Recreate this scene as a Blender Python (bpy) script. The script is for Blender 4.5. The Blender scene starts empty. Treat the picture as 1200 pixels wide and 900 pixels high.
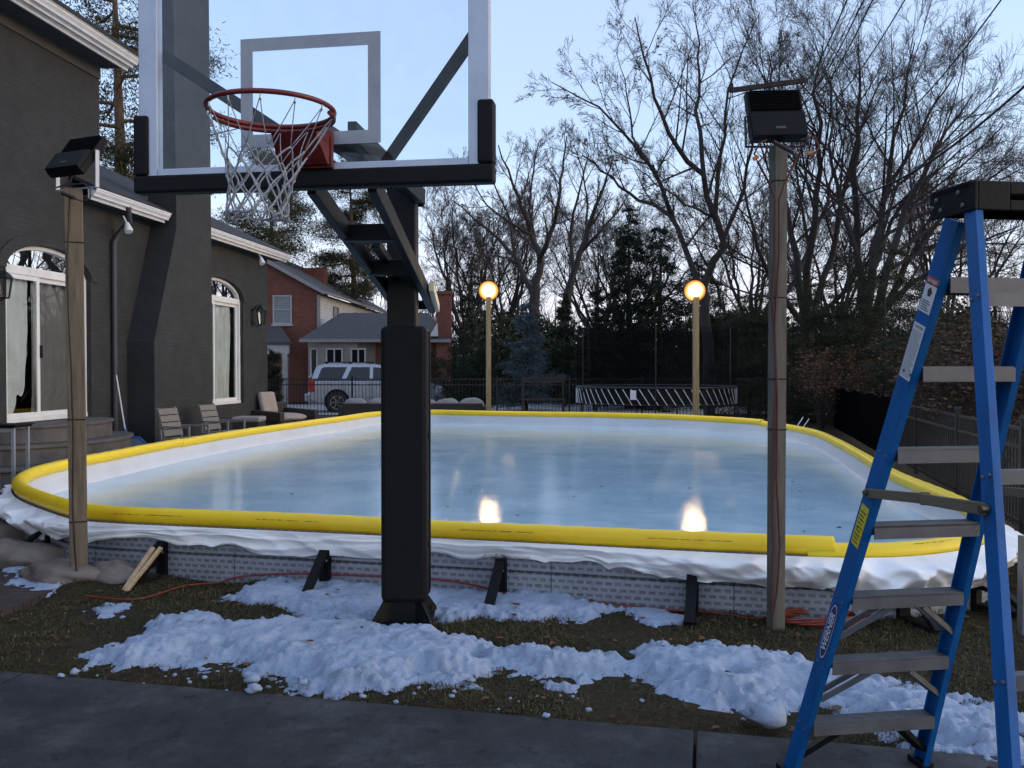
# photograph recreated: backyard ice rink at dusk
SKY_EL, SKY_ROT, SKY_STR = 6.0, 100, .15
SKY_AIR, SKY_DUST, SKY_OZONE = 1.0, 2.0, 2.2
SUN_STR = .03
EXPOSURE = 2.05
LAMP_W = 40
LAMP_E = 22
import bpy, bmesh, math, random
import numpy as np
from mathutils import Vector, Matrix

PI = math.pi
R = math.radians
scn = bpy.context.scene
COL = scn.collection

# ----------------------------------------------------------------- camera maths
CAMH = 1.68
F = 1037.0
PITCH = math.atan(18.0 / F)

def at(px, py, D):
    """world point seen at photo pixel (px, py) standing D metres ahead"""
    u = (px - 600) / F
    c = (py - 450) / F
    dy = math.cos(PITCH) - c * math.sin(PITCH)
    dz = -math.sin(PITCH) - c * math.cos(PITCH)
    t = D / dy
    return Vector((u * t, D, CAMH + dz * t))

def on(px, py, z=0.0):
    """world point on the level z"""
    u = (px - 600) / F
    c = (py - 450) / F
    dy = math.cos(PITCH) - c * math.sin(PITCH)
    dz = -math.sin(PITCH) - c * math.cos(PITCH)
    t = (z - CAMH) / dz
    return Vector((u * t, dy * t, z))

# ----------------------------------------------------------------- noise
def _hash(ix, iy, seed):
    h = (ix.astype(np.int64) * 374761393 + iy.astype(np.int64) * 668265263 + seed * 974711) & 0x7fffffff
    h = ((h ^ (h >> 13)) * 1274126177) & 0x7fffffff
    h = h ^ (h >> 16)
    return (h & 0xffff) / 65535.0

def vnoise(x, y, seed=0):
    x = np.asarray(x, float); y = np.asarray(y, float)
    ix = np.floor(x); iy = np.floor(y)
    fx = x - ix; fy = y - iy
    fx = fx * fx * fx * (fx * (fx * 6 - 15) + 10); fy = fy * fy * fy * (fy * (fy * 6 - 15) + 10)
    a = _hash(ix, iy, seed); b = _hash(ix + 1, iy, seed)
    c = _hash(ix, iy + 1, seed); d = _hash(ix + 1, iy + 1, seed)
    return (a * (1 - fx) + b * fx) * (1 - fy) + (c * (1 - fx) + d * fx) * fy

def fbm(x, y, seed=0, oct=4, gain=.5):
    s = 0; a = 1; t = 0
    for k in range(oct):
        s = s + a * vnoise(np.asarray(x) * 2 ** k + k * 17.3, np.asarray(y) * 2 ** k - k * 9.1, seed + k)
        t += a; a *= gain
    return s / t

def poly_sd(X, Y, poly):
    """signed distance, positive inside"""
    P = np.array(poly, float); n = len(P)
    d = np.full(X.shape, 1e9); inside = np.zeros(X.shape, bool)
    for i in range(n):
        a = P[i]; b = P[(i + 1) % n]
        e = b - a
        t = np.clip(((X - a[0]) * e[0] + (Y - a[1]) * e[1]) / (e @ e + 1e-12), 0, 1)
        dx = X - a[0] - t * e[0]; dy = Y - a[1] - t * e[1]
        d = np.minimum(d, np.hypot(dx, dy))
        c = (a[1] > Y) != (b[1] > Y)
        xc = (b[0] - a[0]) * (Y - a[1]) / (b[1] - a[1] + 1e-12) + a[0]
        inside ^= c & (X < xc)
    return np.where(inside, d, -d)

# ----------------------------------------------------------------- mesh builder
def frame(d, up=None):
    d = Vector(d).normalized()
    u = Vector(up) if up is not None else Vector((0, 0, 1))
    if abs(d.dot(u)) > .985:
        u = Vector((0, 1, 0)) if abs(d.y) < .9 else Vector((1, 0, 0))
    r = d.cross(u).normalized()
    return d, r, r.cross(d).normalized()

class MB:
    def __init__(self):
        self.v = []; self.f = []; self.uv = None
    def add(self, vs, fs):
        o = len(self.v)
        self.v.extend([tuple(p) for p in vs])
        self.f.extend([tuple(i + o for i in f) for f in fs])
        return self
    def hexa(self, p):
        return self.add(p, [(0, 3, 2, 1), (4, 5, 6, 7), (0, 1, 5, 4), (1, 2, 6, 5), (2, 3, 7, 6), (3, 0, 4, 7)])
    def box(self, c, s, rz=0, M=None):
        hx, hy, hz = s[0] / 2, s[1] / 2, s[2] / 2
        p = [(-hx, -hy, -hz), (hx, -hy, -hz), (hx, hy, -hz), (-hx, hy, -hz), (-hx, -hy, hz), (hx, -hy, hz), (hx, hy, hz), (-hx, hy, hz)]
        if M is None:
            M = Matrix.Rotation(rz, 3, 'Z')
        c = Vector(c)
        return self.hexa([c + M @ Vector(q) for q in p])
    def mm(self, x0, x1, y0, y1, z0, z1):
        return self.box(((x0 + x1) / 2, (y0 + y1) / 2, (z0 + z1) / 2), (x1 - x0, y1 - y0, z1 - z0))
    def bar(self, p0, p1, w, h, up=None):
        """rectangular bar: w across (sideways), h along up"""
        p0 = Vector(p0); p1 = Vector(p1)
        d, r, u = frame(p1 - p0, up)
        r = r * (w / 2); u = u * (h / 2)
        return self.hexa([p0 - r - u, p0 + r - u, p1 + r - u, p1 - r - u, p0 - r + u, p0 + r + u, p1 + r + u, p1 - r + u])
    def tube(self, pts, rad, n=8, cap=True, closed=False):
        pts = [Vector(p) for p in pts]
        m = len(pts)
        if not hasattr(rad, '__len__'):
            rad = [rad] * m
        vs = []
        r0 = None
        for i, p in enumerate(pts):
            if closed:
                d = pts[(i + 1) % m] - pts[i - 1]
            else:
                d = pts[min(i + 1, m - 1)] - pts[max(i - 1, 0)]
            if d.length < 1e-9:
                d = Vector((0, 0, 1))
            d.normalize()
            if r0 is None:
                _, r, u = frame(d)
            else:
                r = r0 - d * r0.dot(d)
                if r.length < 1e-6:
                    _, r, u = frame(d)
                r.normalize(); u = r.cross(d).normalized()
            r0 = r
            for k in range(n):
                a = 2 * PI * k / n
                vs.append(p + (r * math.cos(a) + u * math.sin(a)) * rad[i])
        fs = []
        for i in range(m if closed else m - 1):
            j = (i + 1) % m
            for k in range(n):
                k2 = (k + 1) % n
                fs.append((i * n + k, i * n + k2, j * n + k2, j * n + k))
        if cap and not closed:
            fs.append(tuple(range(n - 1, -1, -1)))
            fs.append(tuple((m - 1) * n + k for k in range(n)))
        return self.add(vs, fs)
    def lathe(self, prof, c=(0, 0, 0), n=20, axis=(0, 0, 1)):
        d, r, u = frame(axis)
        c = Vector(c); vs = []; fs = []
        for (rad, h) in prof:
            for k in range(n):
                a = 2 * PI * k / n
                vs.append(c + d * h + (r * math.cos(a) + u * math.sin(a)) * rad)
        for i in range(len(prof) - 1):
            for k in range(n):
                k2 = (k + 1) % n
                fs.append((i * n + k, i * n + k2, (i + 1) * n + k2, (i + 1) * n + k))
        fs.append(tuple(range(n - 1, -1, -1)))
        fs.append(tuple((len(prof) - 1) * n + k for k in range(n)))
        return self.add(vs, fs)
    def prism(self, poly, vec):
        """poly: ordered 3d points, extruded by vec"""
        n = len(poly); vec = Vector(vec)
        a = [Vector(p) for p in poly]
        vs = a + [p + vec for p in a]
        fs = [tuple(range(n - 1, -1, -1)), tuple(range(n, 2 * n))]
        for i in range(n):
            j = (i + 1) % n
            fs.append((i, j, n + j, n + i))
        return self.add(vs, fs)
    def quad(self, a, b, c, d):
        return self.add([a, b, c, d], [(0, 1, 2, 3)])
    def blob(self, c, r, n=14, m=9, seed=0, amp=.0, freq=3.0):
        c = Vector(c); vs = []; fs = []
        for i in range(m + 1):
            th = PI * i / m
            for k in range(n):
                ph = 2 * PI * k / n
                d = Vector((math.sin(th) * math.cos(ph), math.sin(th) * math.sin(ph), math.cos(th)))
                q = 1 + amp * (float(vnoise(d.x * freq + d.z * 2.1 + 50, d.y * freq + d.z * 1.7 + 50, seed)) - .5) * 2
                vs.append(c + Vector((d.x * r[0], d.y * r[1], d.z * r[2])) * q)
        for i in range(m):
            for k in range(n):
                k2 = (k + 1) % n
                fs.append((i * n + k, (i + 1) * n + k, (i + 1) * n + k2, i * n + k2))
        return self.add(vs, fs)
    def grid(self, X, Y, Z):
        n, m = X.shape
        o = len(self.v)
        self.v.extend(list(map(tuple, np.stack([X.ravel(), Y.ravel(), Z.ravel()], 1))))
        for i in range(n - 1):
            for j in range(m - 1):
                a = o + i * m + j
                self.f.append((a, a + 1, a + m + 1, a + m))
        return self
    def build(self, name, mat, parent=None, smooth=None, bevel=0, origin=None, recalc=True):
        me = bpy.data.meshes.new(name)
        off = Vector((0, 0, 0))
        if origin is not None:
            off = Vector(origin)
        elif parent is not None:
            off = ORG.get(parent.name, Vector((0, 0, 0)))
        V = np.array(self.v, float)
        if len(V):
            V = V - np.array(off)
        me.from_pydata(V.tolist(), [], self.f)
        if recalc:
            bm = bmesh.new(); bm.from_mesh(me)
            bmesh.ops.recalc_face_normals(bm, faces=bm.faces)
            bm.to_mesh(me); bm.free()
        me.update()
        if self.uv is not None:
            l = me.uv_layers.new(name='UVMap')
            vi = np.zeros(len(me.loops), int); me.loops.foreach_get('vertex_index', vi)
            l.data.foreach_set('uv', np.array(self.uv, float)[vi].ravel())
        if mat is not None:
            me.materials.append(mat)
        if smooth is not None:
            me.shade_smooth()
            if smooth < 179:
                me.set_sharp_from_angle(angle=R(smooth))
        o = bpy.data.objects.new(name, me)
        COL.objects.link(o)
        if parent is not None:
            o.parent = parent
        elif origin is not None:
            o.location = origin
        ORG[o.name] = off
        if bevel:
            b = o.modifiers.new('bevel', 'BEVEL'); b.width = bevel; b.segments = 2; b.limit_method = 'ANGLE'; b.angle_limit = R(40)
        return o

ORG = {}

def tag(o, label=None, cat=None, group=None, kind=None):
    if label: o['label'] = label
    if cat: o['category'] = cat
    if group: o['group'] = group
    if kind: o['kind'] = kind
    return o

def empty(name, loc, label=None, cat=None, group=None, rz=0):
    o = bpy.data.objects.new(name, None)
    COL.objects.link(o)
    o.empty_display_size = .2
    o.location = loc; o.rotation_euler = (0, 0, rz)
    ORG[o.name] = Vector(loc) if rz == 0 else Vector((0, 0, 0))   # rotated roots take local coordinates
    return tag(o, label, cat, group)

def kids(o):
    return [c for c in bpy.data.objects if c.parent == o]

def copy_tree(o, parent=None):
    c = o.copy(); COL.objects.link(c)
    c.parent = parent
    for ch in kids(o):
        copy_tree(ch, c)
    return c

# ----------------------------------------------------------------- materials
def _nodes(name):
    m = bpy.data.materials.new(name); m.use_nodes = True
    nt = m.node_tree
    b = nt.nodes['Principled BSDF']
    return m, nt, b

def N(nt, t, **kw):
    n = nt.nodes.new(t)
    for k, v in kw.items():
        if k.startswith('i_'):
            key = k[2:]
            key = int(key) if key.isdigit() else key.replace('_', ' ')
            n.inputs[key].default_value = v
        else:
            setattr(n, k, v)
    return n

def ramp(nt, stops, interp='LINEAR'):
    n = nt.nodes.new('ShaderNodeValToRGB')
    n.color_ramp.interpolation = interp
    e = n.color_ramp.elements
    while len(e) < len(stops):
        e.new(.5)
    for i, (p, c) in enumerate(stops):
        e[i].position = p
        e[i].color = (*c, 1) if len(c) == 3 else c
    return n

def mat(name, col, rough=.6, metal=0, var=.12, scale=6, col2=None, bump=0, bscale=60, spec=.5, coord='Object', stretch=None, detail=5, rough_var=.1):
    """base colour with uneven noise tint, roughness variation and fine bump"""
    m, nt, b = _nodes(name)
    L = nt.links.new
    tc = N(nt, 'ShaderNodeTexCoord')
    src = tc.outputs[coord]
    if stretch:
        mp = N(nt, 'ShaderNodeMapping'); mp.inputs['Scale'].default_value = stretch
        L(src, mp.inputs['Vector']); src = mp.outputs['Vector']
    n1 = N(nt, 'ShaderNodeTexNoise', i_Scale=scale, i_Detail=detail, i_Roughness=.65)
    L(src, n1.inputs['Vector'])
    if col2 is None:
        lo = tuple(max(0, c * (1 - var * 2)) for c in col); hi = tuple(min(1, c * (1 + var * 1.4)) for c in col)
        rp = ramp(nt, [(.25, lo), (.5, col), (.78, hi)])
    else:
        rp = ramp(nt, [(.35, col), (.65, col2)])
    L(n1.outputs['Fac'], rp.inputs['Fac'])
    L(rp.outputs['Color'], b.inputs['Base Color'])
    mr = N(nt, 'ShaderNodeMapRange'); mr.inputs['To Min'].default_value = max(.02, rough - rough_var); mr.inputs['To Max'].default_value = min(1, rough + rough_var)
    L(n1.outputs['Fac'], mr.inputs['Value']); L(mr.outputs['Result'], b.inputs['Roughness'])
    b.inputs['Metallic'].default_value = metal
    b.inputs['Specular IOR Level'].default_value = spec
    if bump:
        n2 = N(nt, 'ShaderNodeTexNoise', i_Scale=bscale, i_Detail=4)
        L(src, n2.inputs['Vector'])
        bp = N(nt, 'ShaderNodeBump', i_Strength=bump, i_Distance=.01)
        L(n2.outputs['Fac'], bp.inputs['Height']); L(bp.outputs['Normal'], b.inputs['Normal'])
    return m

def island_mat(name, stops, rough=.8, trans=0.0):
    """colour chosen per loose piece (leaf, blade, twig)"""
    m, nt, b = _nodes(name)
    g = N(nt, 'ShaderNodeNewGeometry')
    rp = ramp(nt, stops)
    nt.links.new(g.outputs['Random Per Island'], rp.inputs['Fac'])
    nt.links.new(rp.outputs['Color'], b.inputs['Base Color'])
    b.inputs['Roughness'].default_value = rough
    b.inputs['Specular IOR Level'].default_value = .2
    return m

def emis(name, col, s):
    m, nt, b = _nodes(name)
    b.inputs['Base Color'].default_value = (0, 0, 0, 1)
    b.inputs['Emission Color'].default_value = (*col, 1)
    b.inputs['Emission Strength'].default_value = s
    return m

def thin_glass(name, tint=(1, 1, 1), refl=1.0, rough=.0, dirt=0.0):
    m, nt, b = _nodes(name)
    nt.nodes.remove(b)
    out = [n for n in nt.nodes if n.type == 'OUTPUT_MATERIAL'][0]
    tr = N(nt, 'ShaderNodeBsdfTransparent'); tr.inputs['Color'].default_value = (*tint, 1)
    gl = N(nt, 'ShaderNodeBsdfGlossy'); gl.inputs['Roughness'].default_value = rough
    fr = N(nt, 'ShaderNodeFresnel', i_IOR=1.5)
    mu = N(nt, 'ShaderNodeMath', operation='MULTIPLY'); mu.inputs[1].default_value = refl
    mx = N(nt, 'ShaderNodeMixShader')
    L = nt.links.new
    L(fr.outputs[0], mu.inputs[0]); L(mu.outputs[0], mx.inputs[0]); L(tr.outputs[0], mx.inputs[1]); L(gl.outputs[0], mx.inputs[2])
    last = mx
    if dirt:
        df = N(nt, 'ShaderNodeBsdfDiffuse'); df.inputs['Color'].default_value = (.6, .6, .6, 1)
        tc = N(nt, 'ShaderNodeTexCoord'); no = N(nt, 'ShaderNodeTexNoise', i_Scale=9, i_Detail=8)
        L(tc.outputs['Object'], no.inputs['Vector'])
        mr = N(nt, 'ShaderNodeMapRange'); mr.inputs['From Min'].default_value = .4; mr.inputs['From Max'].default_value = .8
        mr.inputs['To Max'].default_value = dirt
        L(no.outputs['Fac'], mr.inputs['Value'])
        m2 = N(nt, 'ShaderNodeMixShader'); L(mr.outputs[0], m2.inputs[0]); L(mx.outputs[0], m2.inputs[1]); L(df.outputs[0], m2.inputs[2])
        last = m2
    L(last.outputs[0], out.inputs['Surface'])
    return m

def brick_mat(name, c1, c2, mortar, bw=.21, rh=.075, ms=.006, bump=.6, uvec='xy', rough=.8, painted=False):
    """bricks on walls; u = x + y (faces along either axis), v = z, object space"""
    m, nt, b = _nodes(name); L = nt.links.new
    tc = N(nt, 'ShaderNodeTexCoord'); sp = N(nt, 'ShaderNodeSeparateXYZ'); L(tc.outputs['Object'], sp.inputs[0])
    ad = N(nt, 'ShaderNodeMath', operation='ADD'); L(sp.outputs[0], ad.inputs[0]); L(sp.outputs[1], ad.inputs[1])
    cb = N(nt, 'ShaderNodeCombineXYZ'); L(ad.outputs[0], cb.inputs[0]); L(sp.outputs[2], cb.inputs[1])
    br = N(nt, 'ShaderNodeTexBrick', i_Scale=1.0)
    br.inputs['Brick Width'].default_value = bw; br.inputs['Row Height'].default_value = rh
    br.inputs['Mortar Size'].default_value = ms; br.inputs['Mortar Smooth'].default_value = .3
    br.inputs['Color1'].default_value = (*c1, 1); br.inputs['Color2'].default_value = (*c2, 1); br.inputs['Mortar'].default_value = (*mortar, 1)
    L(cb.outputs[0], br.inputs['Vector'])
    no = N(nt, 'ShaderNodeTexNoise', i_Scale=2.2, i_Detail=7, i_Roughness=.7); L(tc.outputs['Object'], no.inputs['Vector'])
    mr = N(nt, 'ShaderNodeMapRange'); mr.inputs['From Min'].default_value = .25; mr.inputs['From Max'].default_value = .75
    mr.inputs['To Min'].default_value = .72; mr.inputs['To Max'].default_value = 1.18
    L(no.outputs['Fac'], mr.inputs['Value'])
    mx = N(nt, 'ShaderNodeMix', data_type='RGBA', blend_type='MULTIPLY'); mx.inputs[0].default_value = 1
    L(br.outputs['Color'], mx.inputs[6]); L(mr.outputs[0], mx.inputs[7]); L(mx.outputs[2], b.inputs['Base Color'])
    iv = N(nt, 'ShaderNodeMath', operation='SUBTRACT'); iv.inputs[0].default_value = 1; L(br.outputs['Fac'], iv.inputs[1])
    n2 = N(nt, 'ShaderNodeTexNoise', i_Scale=70, i_Detail=3); L(tc.outputs['Object'], n2.inputs['Vector'])
    ma = N(nt, 'ShaderNodeMath', operation='MULTIPLY_ADD'); ma.inputs[1].default_value = .35; L(n2.outputs['Fac'], ma.inputs[0]); L(iv.outputs[0], ma.inputs[2])
    bp = N(nt, 'ShaderNodeBump', i_Strength=bump, i_Distance=.008); L(ma.outputs[0], bp.inputs['Height']); L(bp.outputs['Normal'], b.inputs['Normal'])
    b.inputs['Roughness'].default_value = rough; b.inputs['Specular IOR Level'].default_value = .3
    return m

def band_mat(name, col, axis=2, period=.12, depth=.5, rough=.6, dark=.45):
    """horizontal courses (siding, shingles): a saw of shade-free bump with a thin lap line"""
    m, nt, b = _nodes(name); L = nt.links.new
    tc = N(nt, 'ShaderNodeTexCoord'); sp = N(nt, 'ShaderNodeSeparateXYZ'); L(tc.outputs['Object'], sp.inputs[0])
    dv = N(nt, 'ShaderNodeMath', operation='DIVIDE'); dv.inputs[1].default_value = period; L(sp.outputs[axis], dv.inputs[0])
    fr = N(nt, 'ShaderNodeMath', operation='FRACT'); L(dv.outputs[0], fr.inputs[0])
    rp = ramp(nt, [(0, tuple(c * dark for c in col)), (.16, col), (1, col)]); L(fr.outputs[0], rp.inputs['Fac'])
    no = N(nt, 'ShaderNodeTexNoise', i_Scale=5, i_Detail=8, i_Roughness=.75); L(tc.outputs['Object'], no.inputs['Vector'])
    mr = N(nt, 'ShaderNodeMapRange'); mr.inputs['From Min'].default_value = .25; mr.inputs['From Max'].default_value = .75
    mr.inputs['To Min'].default_value = .7; mr.inputs['To Max'].default_value = 1.25; L(no.outputs['Fac'], mr.inputs['Value'])
    mx = N(nt, 'ShaderNodeMix', data_type='RGBA', blend_type='MULTIPLY'); mx.inputs[0].default_value = 1
    L(rp.outputs['Color'], mx.inputs[6]); L(mr.outputs[0], mx.inputs[7]); L(mx.outputs[2], b.inputs['Base Color'])
    bp = N(nt, 'ShaderNodeBump', i_Strength=depth, i_Distance=.02, invert=True); L(fr.outputs[0], bp.inputs['Height']); L(bp.outputs['Normal'], b.inputs['Normal'])
    b.inputs['Roughness'].default_value = rough
    return m

M = {}
M['black_metal'] = mat('black_metal', (.009, .009, .010), .52, 0, .2, 8, bump=.05, spec=.22)
M['black_pad'] = mat('black_pad', (.0055, .0055, .0065), .62, 0, .25, 5, bump=.15, bscale=30, spec=.22)
M['black_plastic'] = mat('black_plastic', (.006, .006, .0075), .6, 0, .25, 9, bump=.1, spec=.18)
M['grey_alu'] = mat('grey_alu', (.42, .44, .48), .42, .55, .12, 7, bump=.04)
M['board_frame'] = mat('board_frame', (.50, .54, .62), .45, .35, .1, 5)
M['white_line'] = mat('white_line', (.34, .36, .40), .5, 0, .08, 9)
M['rim_red'] = mat('rim_red', (.15, .014, .013), .45, 0, .25, 14, bump=.08)
M['net'] = mat('net', (.30, .32, .36), .85, 0, .2, 40)
M['white_trim'] = mat('white_trim', (.70, .70, .70), .45, 0, .06, 4)
M['grey_trim'] = mat('grey_trim', (.05, .05, .052), .6, 0, .15, 5)
M['soffit'] = mat('soffit', (.055, .053, .052), .7, 0, .1, 4)
M['wood_post'] = mat('wood_post', (.165, .130, .085), .8, 0, .3, 3, bump=.3, bscale=50, stretch=(9, 9, .8))
M['wood_pale'] = mat('wood_pale', (.50, .36, .20), .7, 0, .2, 4, bump=.2, stretch=(8, 8, 1))
M['wood_grey'] = mat('wood_grey', (.19, .175, .155), .75, 0, .2, 4, bump=.2, stretch=(1, 8, 8))
M['far_post'] = mat('far_post', (.28, .20, .10), .8, 0, .25, 3, bump=.2, stretch=(9, 9, .8))
M['yellow_foam'] = mat('yellow_foam', (.96, .64, .012), .42, 0, .05, 3, bump=.06, bscale=120)
_b = M['yellow_foam'].node_tree.nodes['Principled BSDF']      # closed-cell foam lets light soak through
_b.inputs['Subsurface Weight'].default_value = .85; _b.inputs['Subsurface Radius'].default_value = (1.0, .8, .15); _b.inputs['Subsurface Scale'].default_value = .07
M['ladder_blue'] = mat('ladder_blue', (.003, .092, .30), .5, 0, .16, 10, bump=.10, bscale=160, stretch=(1, 1, .25), spec=.3)
M['ladder_alu'] = mat('ladder_alu', (.125, .130, .142), .48, .45, .16, 9, bump=.05)
M['bronze'] = mat('bronze', (.13, .105, .07), .4, .7, .2, 9)
M['sticker_white'] = mat('sticker_white', (.62, .63, .65), .5, 0, .06, 20)
M['sticker_red'] = mat('sticker_red', (.42, .06, .02), .5, 0, .05, 20)
M['sticker_yellow'] = mat('sticker_yellow', (.62, .52, .03), .5, 0, .08, 20)
M['sticker_navy'] = mat('sticker_navy', (.012, .018, .12), .4, 0, .05, 20)
M['ink'] = mat('ink', (.03, .03, .035), .6, 0, .05, 9)
M['cord_red'] = mat('cord_red', (.23, .03, .015), .5, 0, .2, 20)
M['cord_dull'] = mat('cord_dull', (.085, .022, .016), .6, 0, .2, 20)
M['foam_print'] = mat('foam_print', (.42, .30, .015), .6)
M['cord_dark'] = mat('cord_dark', (.03, .018, .016), .5, 0, .2, 20)
M['sandbag'] = mat('sandbag', (.17, .135, .11), .45, 0, .25, 7, bump=.5, bscale=18)
M['wicker'] = mat('wicker', (.030, .023, .020), .65, 0, .3, 12, bump=.6, bscale=90, stretch=(1, 1, 3))
M['cushion'] = mat('cushion', (.33, .28, .25), .9, 0, .12, 6, bump=.2, bscale=90)
M['cushion_grey'] = mat('cushion_grey', (.27, .25, .25), .9, 0, .12, 6, bump=.2, bscale=90)
M['curtain'] = mat('curtain', (.52, .58, .62), .9, 0, .1, 3)
M['room_dark'] = mat('room_dark', (.045, .040, .036), .9, 0, .2, 2)
M['glass'] = thin_glass('glass', (.95, .97, .97), 1.3)
M['board_glass'] = thin_glass('board_glass', (.93, .95, .97), .55, dirt=.035)
M['iron'] = mat('iron', (.010, .010, .011), .5, 0, .2, 7)
M['bluepool'] = mat('bluepool', (.02, .12, .38), .5, 0, .15, 9)
M['pole_white'] = mat('pole_white', (.62, .64, .66), .4, 0, .08, 9)
M['mesh_blue'] = mat('mesh_blue', (.14, .20, .30), .8, 0, .15, 30)
M['stone'] = mat('stone', (.10, .092, .088), .85, 0, .3, 3, bump=.5, bscale=25)
M['roof'] = band_mat('roof', (.026, .025, .027), 2, .11, .4, .9, .6)
M['roof_grey'] = band_mat('roof_grey', (.065, .062, .066), 2, .12, .4, .9, .6)
M['siding'] = band_mat('siding', (.58, .60, .64), 2, .16, .5, .6, .6)
M['house_brick'] = brick_mat('house_brick', (.0405, .041, .0415), (.035, .0355, .036), (.031, .0315, .032), bump=.55)
M['red_brick'] = brick_mat('red_brick', (.20, .062, .040), (.145, .048, .034), (.17, .115, .09), bump=.5)
M['beige'] = mat('beige', (.22, .19, .16), .7, 0, .1, 3)
M['car_paint'] = mat('car_paint', (.33, .35, .39), .22, .55, .04, 2)
M['car_glass'] = mat('car_glass', (.006, .007, .009), .16, 0, .1, 2)
M['tyre'] = mat('tyre', (.012, .012, .012), .85, 0, .2, 10)
M['chrome'] = mat('chrome', (.62, .62, .64), .15, 1, .05, 5)
M['tail_red'] = mat('tail_red', (.30, .008, .008), .25, 0, .1, 9)
M['headlight'] = mat('headlight', (.75, .77, .8), .12, .3, .1, 20)
M['bark'] = mat('bark', (.036, .029, .027), .9, 0, .3, 3, bump=.6, bscale=20, stretch=(4, 4, .6))
M['twig'] = mat('twig', (.045, .032, .029), .9, 0, .2, 2)
M['bark_pine'] = mat('bark_pine', (.11, .066, .042), .9, 0, .3, 3, bump=.6, bscale=20, stretch=(4, 4, .6))
M['dead_leaf'] = island_mat('dead_leaf', [(0, (.06, .03, .018)), (.5, (.11, .055, .028)), (1, (.19, .095, .045))])
M['pine_needle'] = island_mat('pine_needle', [(0, (.022, .030, .014)), (.45, (.045, .050, .022)), (.8, (.085, .070, .034)), (1, (.13, .09, .05))])
M['spruce_needle'] = island_mat('spruce_needle', [(0, (.012, .018, .011)), (.5, (.020, .028, .017)), (1, (.034, .042, .024))])
M['blue_needle'] = island_mat('blue_needle', [(0, (.040, .060, .066)), (.5, (.070, .100, .11)), (1, (.12, .155, .17))])
M['yew_needle'] = island_mat('yew_needle', [(0, (.020, .026, .015)), (.5, (.036, .044, .024)), (.85, (.054, .052, .028)), (1, (.075, .052, .030))])
M['hedge_needle'] = island_mat('hedge_needle', [(0, (.008, .014, .008)), (.6, (.014, .022, .012)), (1, (.024, .030, .016))])
M['copper_leaf'] = island_mat('copper_leaf', [(0, (.04, .025, .016)), (.6, (.08, .048, .030)), (1, (.19, .12, .075))])
M['ball_red'] = mat('ball_red', (.34, .04, .03), .5)
M['ball_blue'] = mat('ball_blue', (.06, .07, .16), .5)
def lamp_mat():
    """frosted lens with the lamp's hot spot in the middle; the fading orange rim imitates its halo"""
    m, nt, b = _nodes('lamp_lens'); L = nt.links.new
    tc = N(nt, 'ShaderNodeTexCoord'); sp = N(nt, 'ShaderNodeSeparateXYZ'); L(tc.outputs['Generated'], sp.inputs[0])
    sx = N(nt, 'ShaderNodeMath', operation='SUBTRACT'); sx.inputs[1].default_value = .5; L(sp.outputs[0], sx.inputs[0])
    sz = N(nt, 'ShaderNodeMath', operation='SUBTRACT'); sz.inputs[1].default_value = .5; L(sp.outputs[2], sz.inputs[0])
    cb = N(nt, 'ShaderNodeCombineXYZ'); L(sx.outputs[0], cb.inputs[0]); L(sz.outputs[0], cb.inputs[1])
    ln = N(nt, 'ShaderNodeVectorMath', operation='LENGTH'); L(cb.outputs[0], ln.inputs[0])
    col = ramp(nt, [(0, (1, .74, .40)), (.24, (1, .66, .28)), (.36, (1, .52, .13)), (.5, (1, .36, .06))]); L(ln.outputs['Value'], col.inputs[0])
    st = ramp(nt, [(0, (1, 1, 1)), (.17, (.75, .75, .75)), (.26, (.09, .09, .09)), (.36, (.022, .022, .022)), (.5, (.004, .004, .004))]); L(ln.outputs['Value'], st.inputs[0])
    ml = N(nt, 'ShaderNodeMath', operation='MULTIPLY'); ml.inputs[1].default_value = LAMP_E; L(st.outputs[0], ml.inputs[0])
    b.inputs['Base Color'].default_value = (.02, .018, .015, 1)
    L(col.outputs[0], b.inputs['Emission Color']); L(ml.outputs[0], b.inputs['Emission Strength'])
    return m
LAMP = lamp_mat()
# ================================================================= camera, sky, sun
cam = bpy.data.cameras.new('camera'); co = bpy.data.objects.new('camera', cam); COL.objects.link(co)
co.location = (0, 0, CAMH); co.rotation_euler = (PI / 2 - PITCH, 0, 0)
cam.sensor_width = 36; cam.lens = 36 * F / 1200; cam.clip_start = .05; cam.clip_end = 2000
scn.camera = co
SUN_EL, SUN_ROT = R(SKY_EL), R(SKY_ROT)
w = bpy.data.worlds.new('World'); scn.world = w; w.use_nodes = True
nt = w.node_tree; bg = nt.nodes['Background']
sky = nt.nodes.new('ShaderNodeTexSky'); sky.sky_type = 'NISHITA'; sky.sun_disc = False
sky.sun_elevation = SUN_EL; sky.sun_rotation = SUN_ROT
sky.air_density = SKY_AIR; sky.dust_density = SKY_DUST; sky.ozone_density = SKY_OZONE
pale = nt.nodes.new('ShaderNodeMix'); pale.data_type = 'RGBA'; pale.inputs[0].default_value = .50
pale.inputs[7].default_value = (1.28, 1.44, 2.02, 1)      # high thin dusk haze
low = nt.nodes.new('ShaderNodeMix'); low.data_type = 'RGBA'; low.inputs[7].default_value = (2.15, 2.0, 2.3, 1)     # rosy band along the horizon
tcw = nt.nodes.new('ShaderNodeTexCoord'); spw = nt.nodes.new('ShaderNodeSeparateXYZ'); mrw = nt.nodes.new('ShaderNodeMapRange')
mrw.inputs['From Min'].default_value = .02; mrw.inputs['From Max'].default_value = .24; mrw.inputs['To Min'].default_value = .62; mrw.inputs['To Max'].default_value = 0
nt.links.new(tcw.outputs['Generated'], spw.inputs[0]); nt.links.new(spw.outputs[2], mrw.inputs['Value']); nt.links.new(mrw.outputs[0], low.inputs[0])
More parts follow.
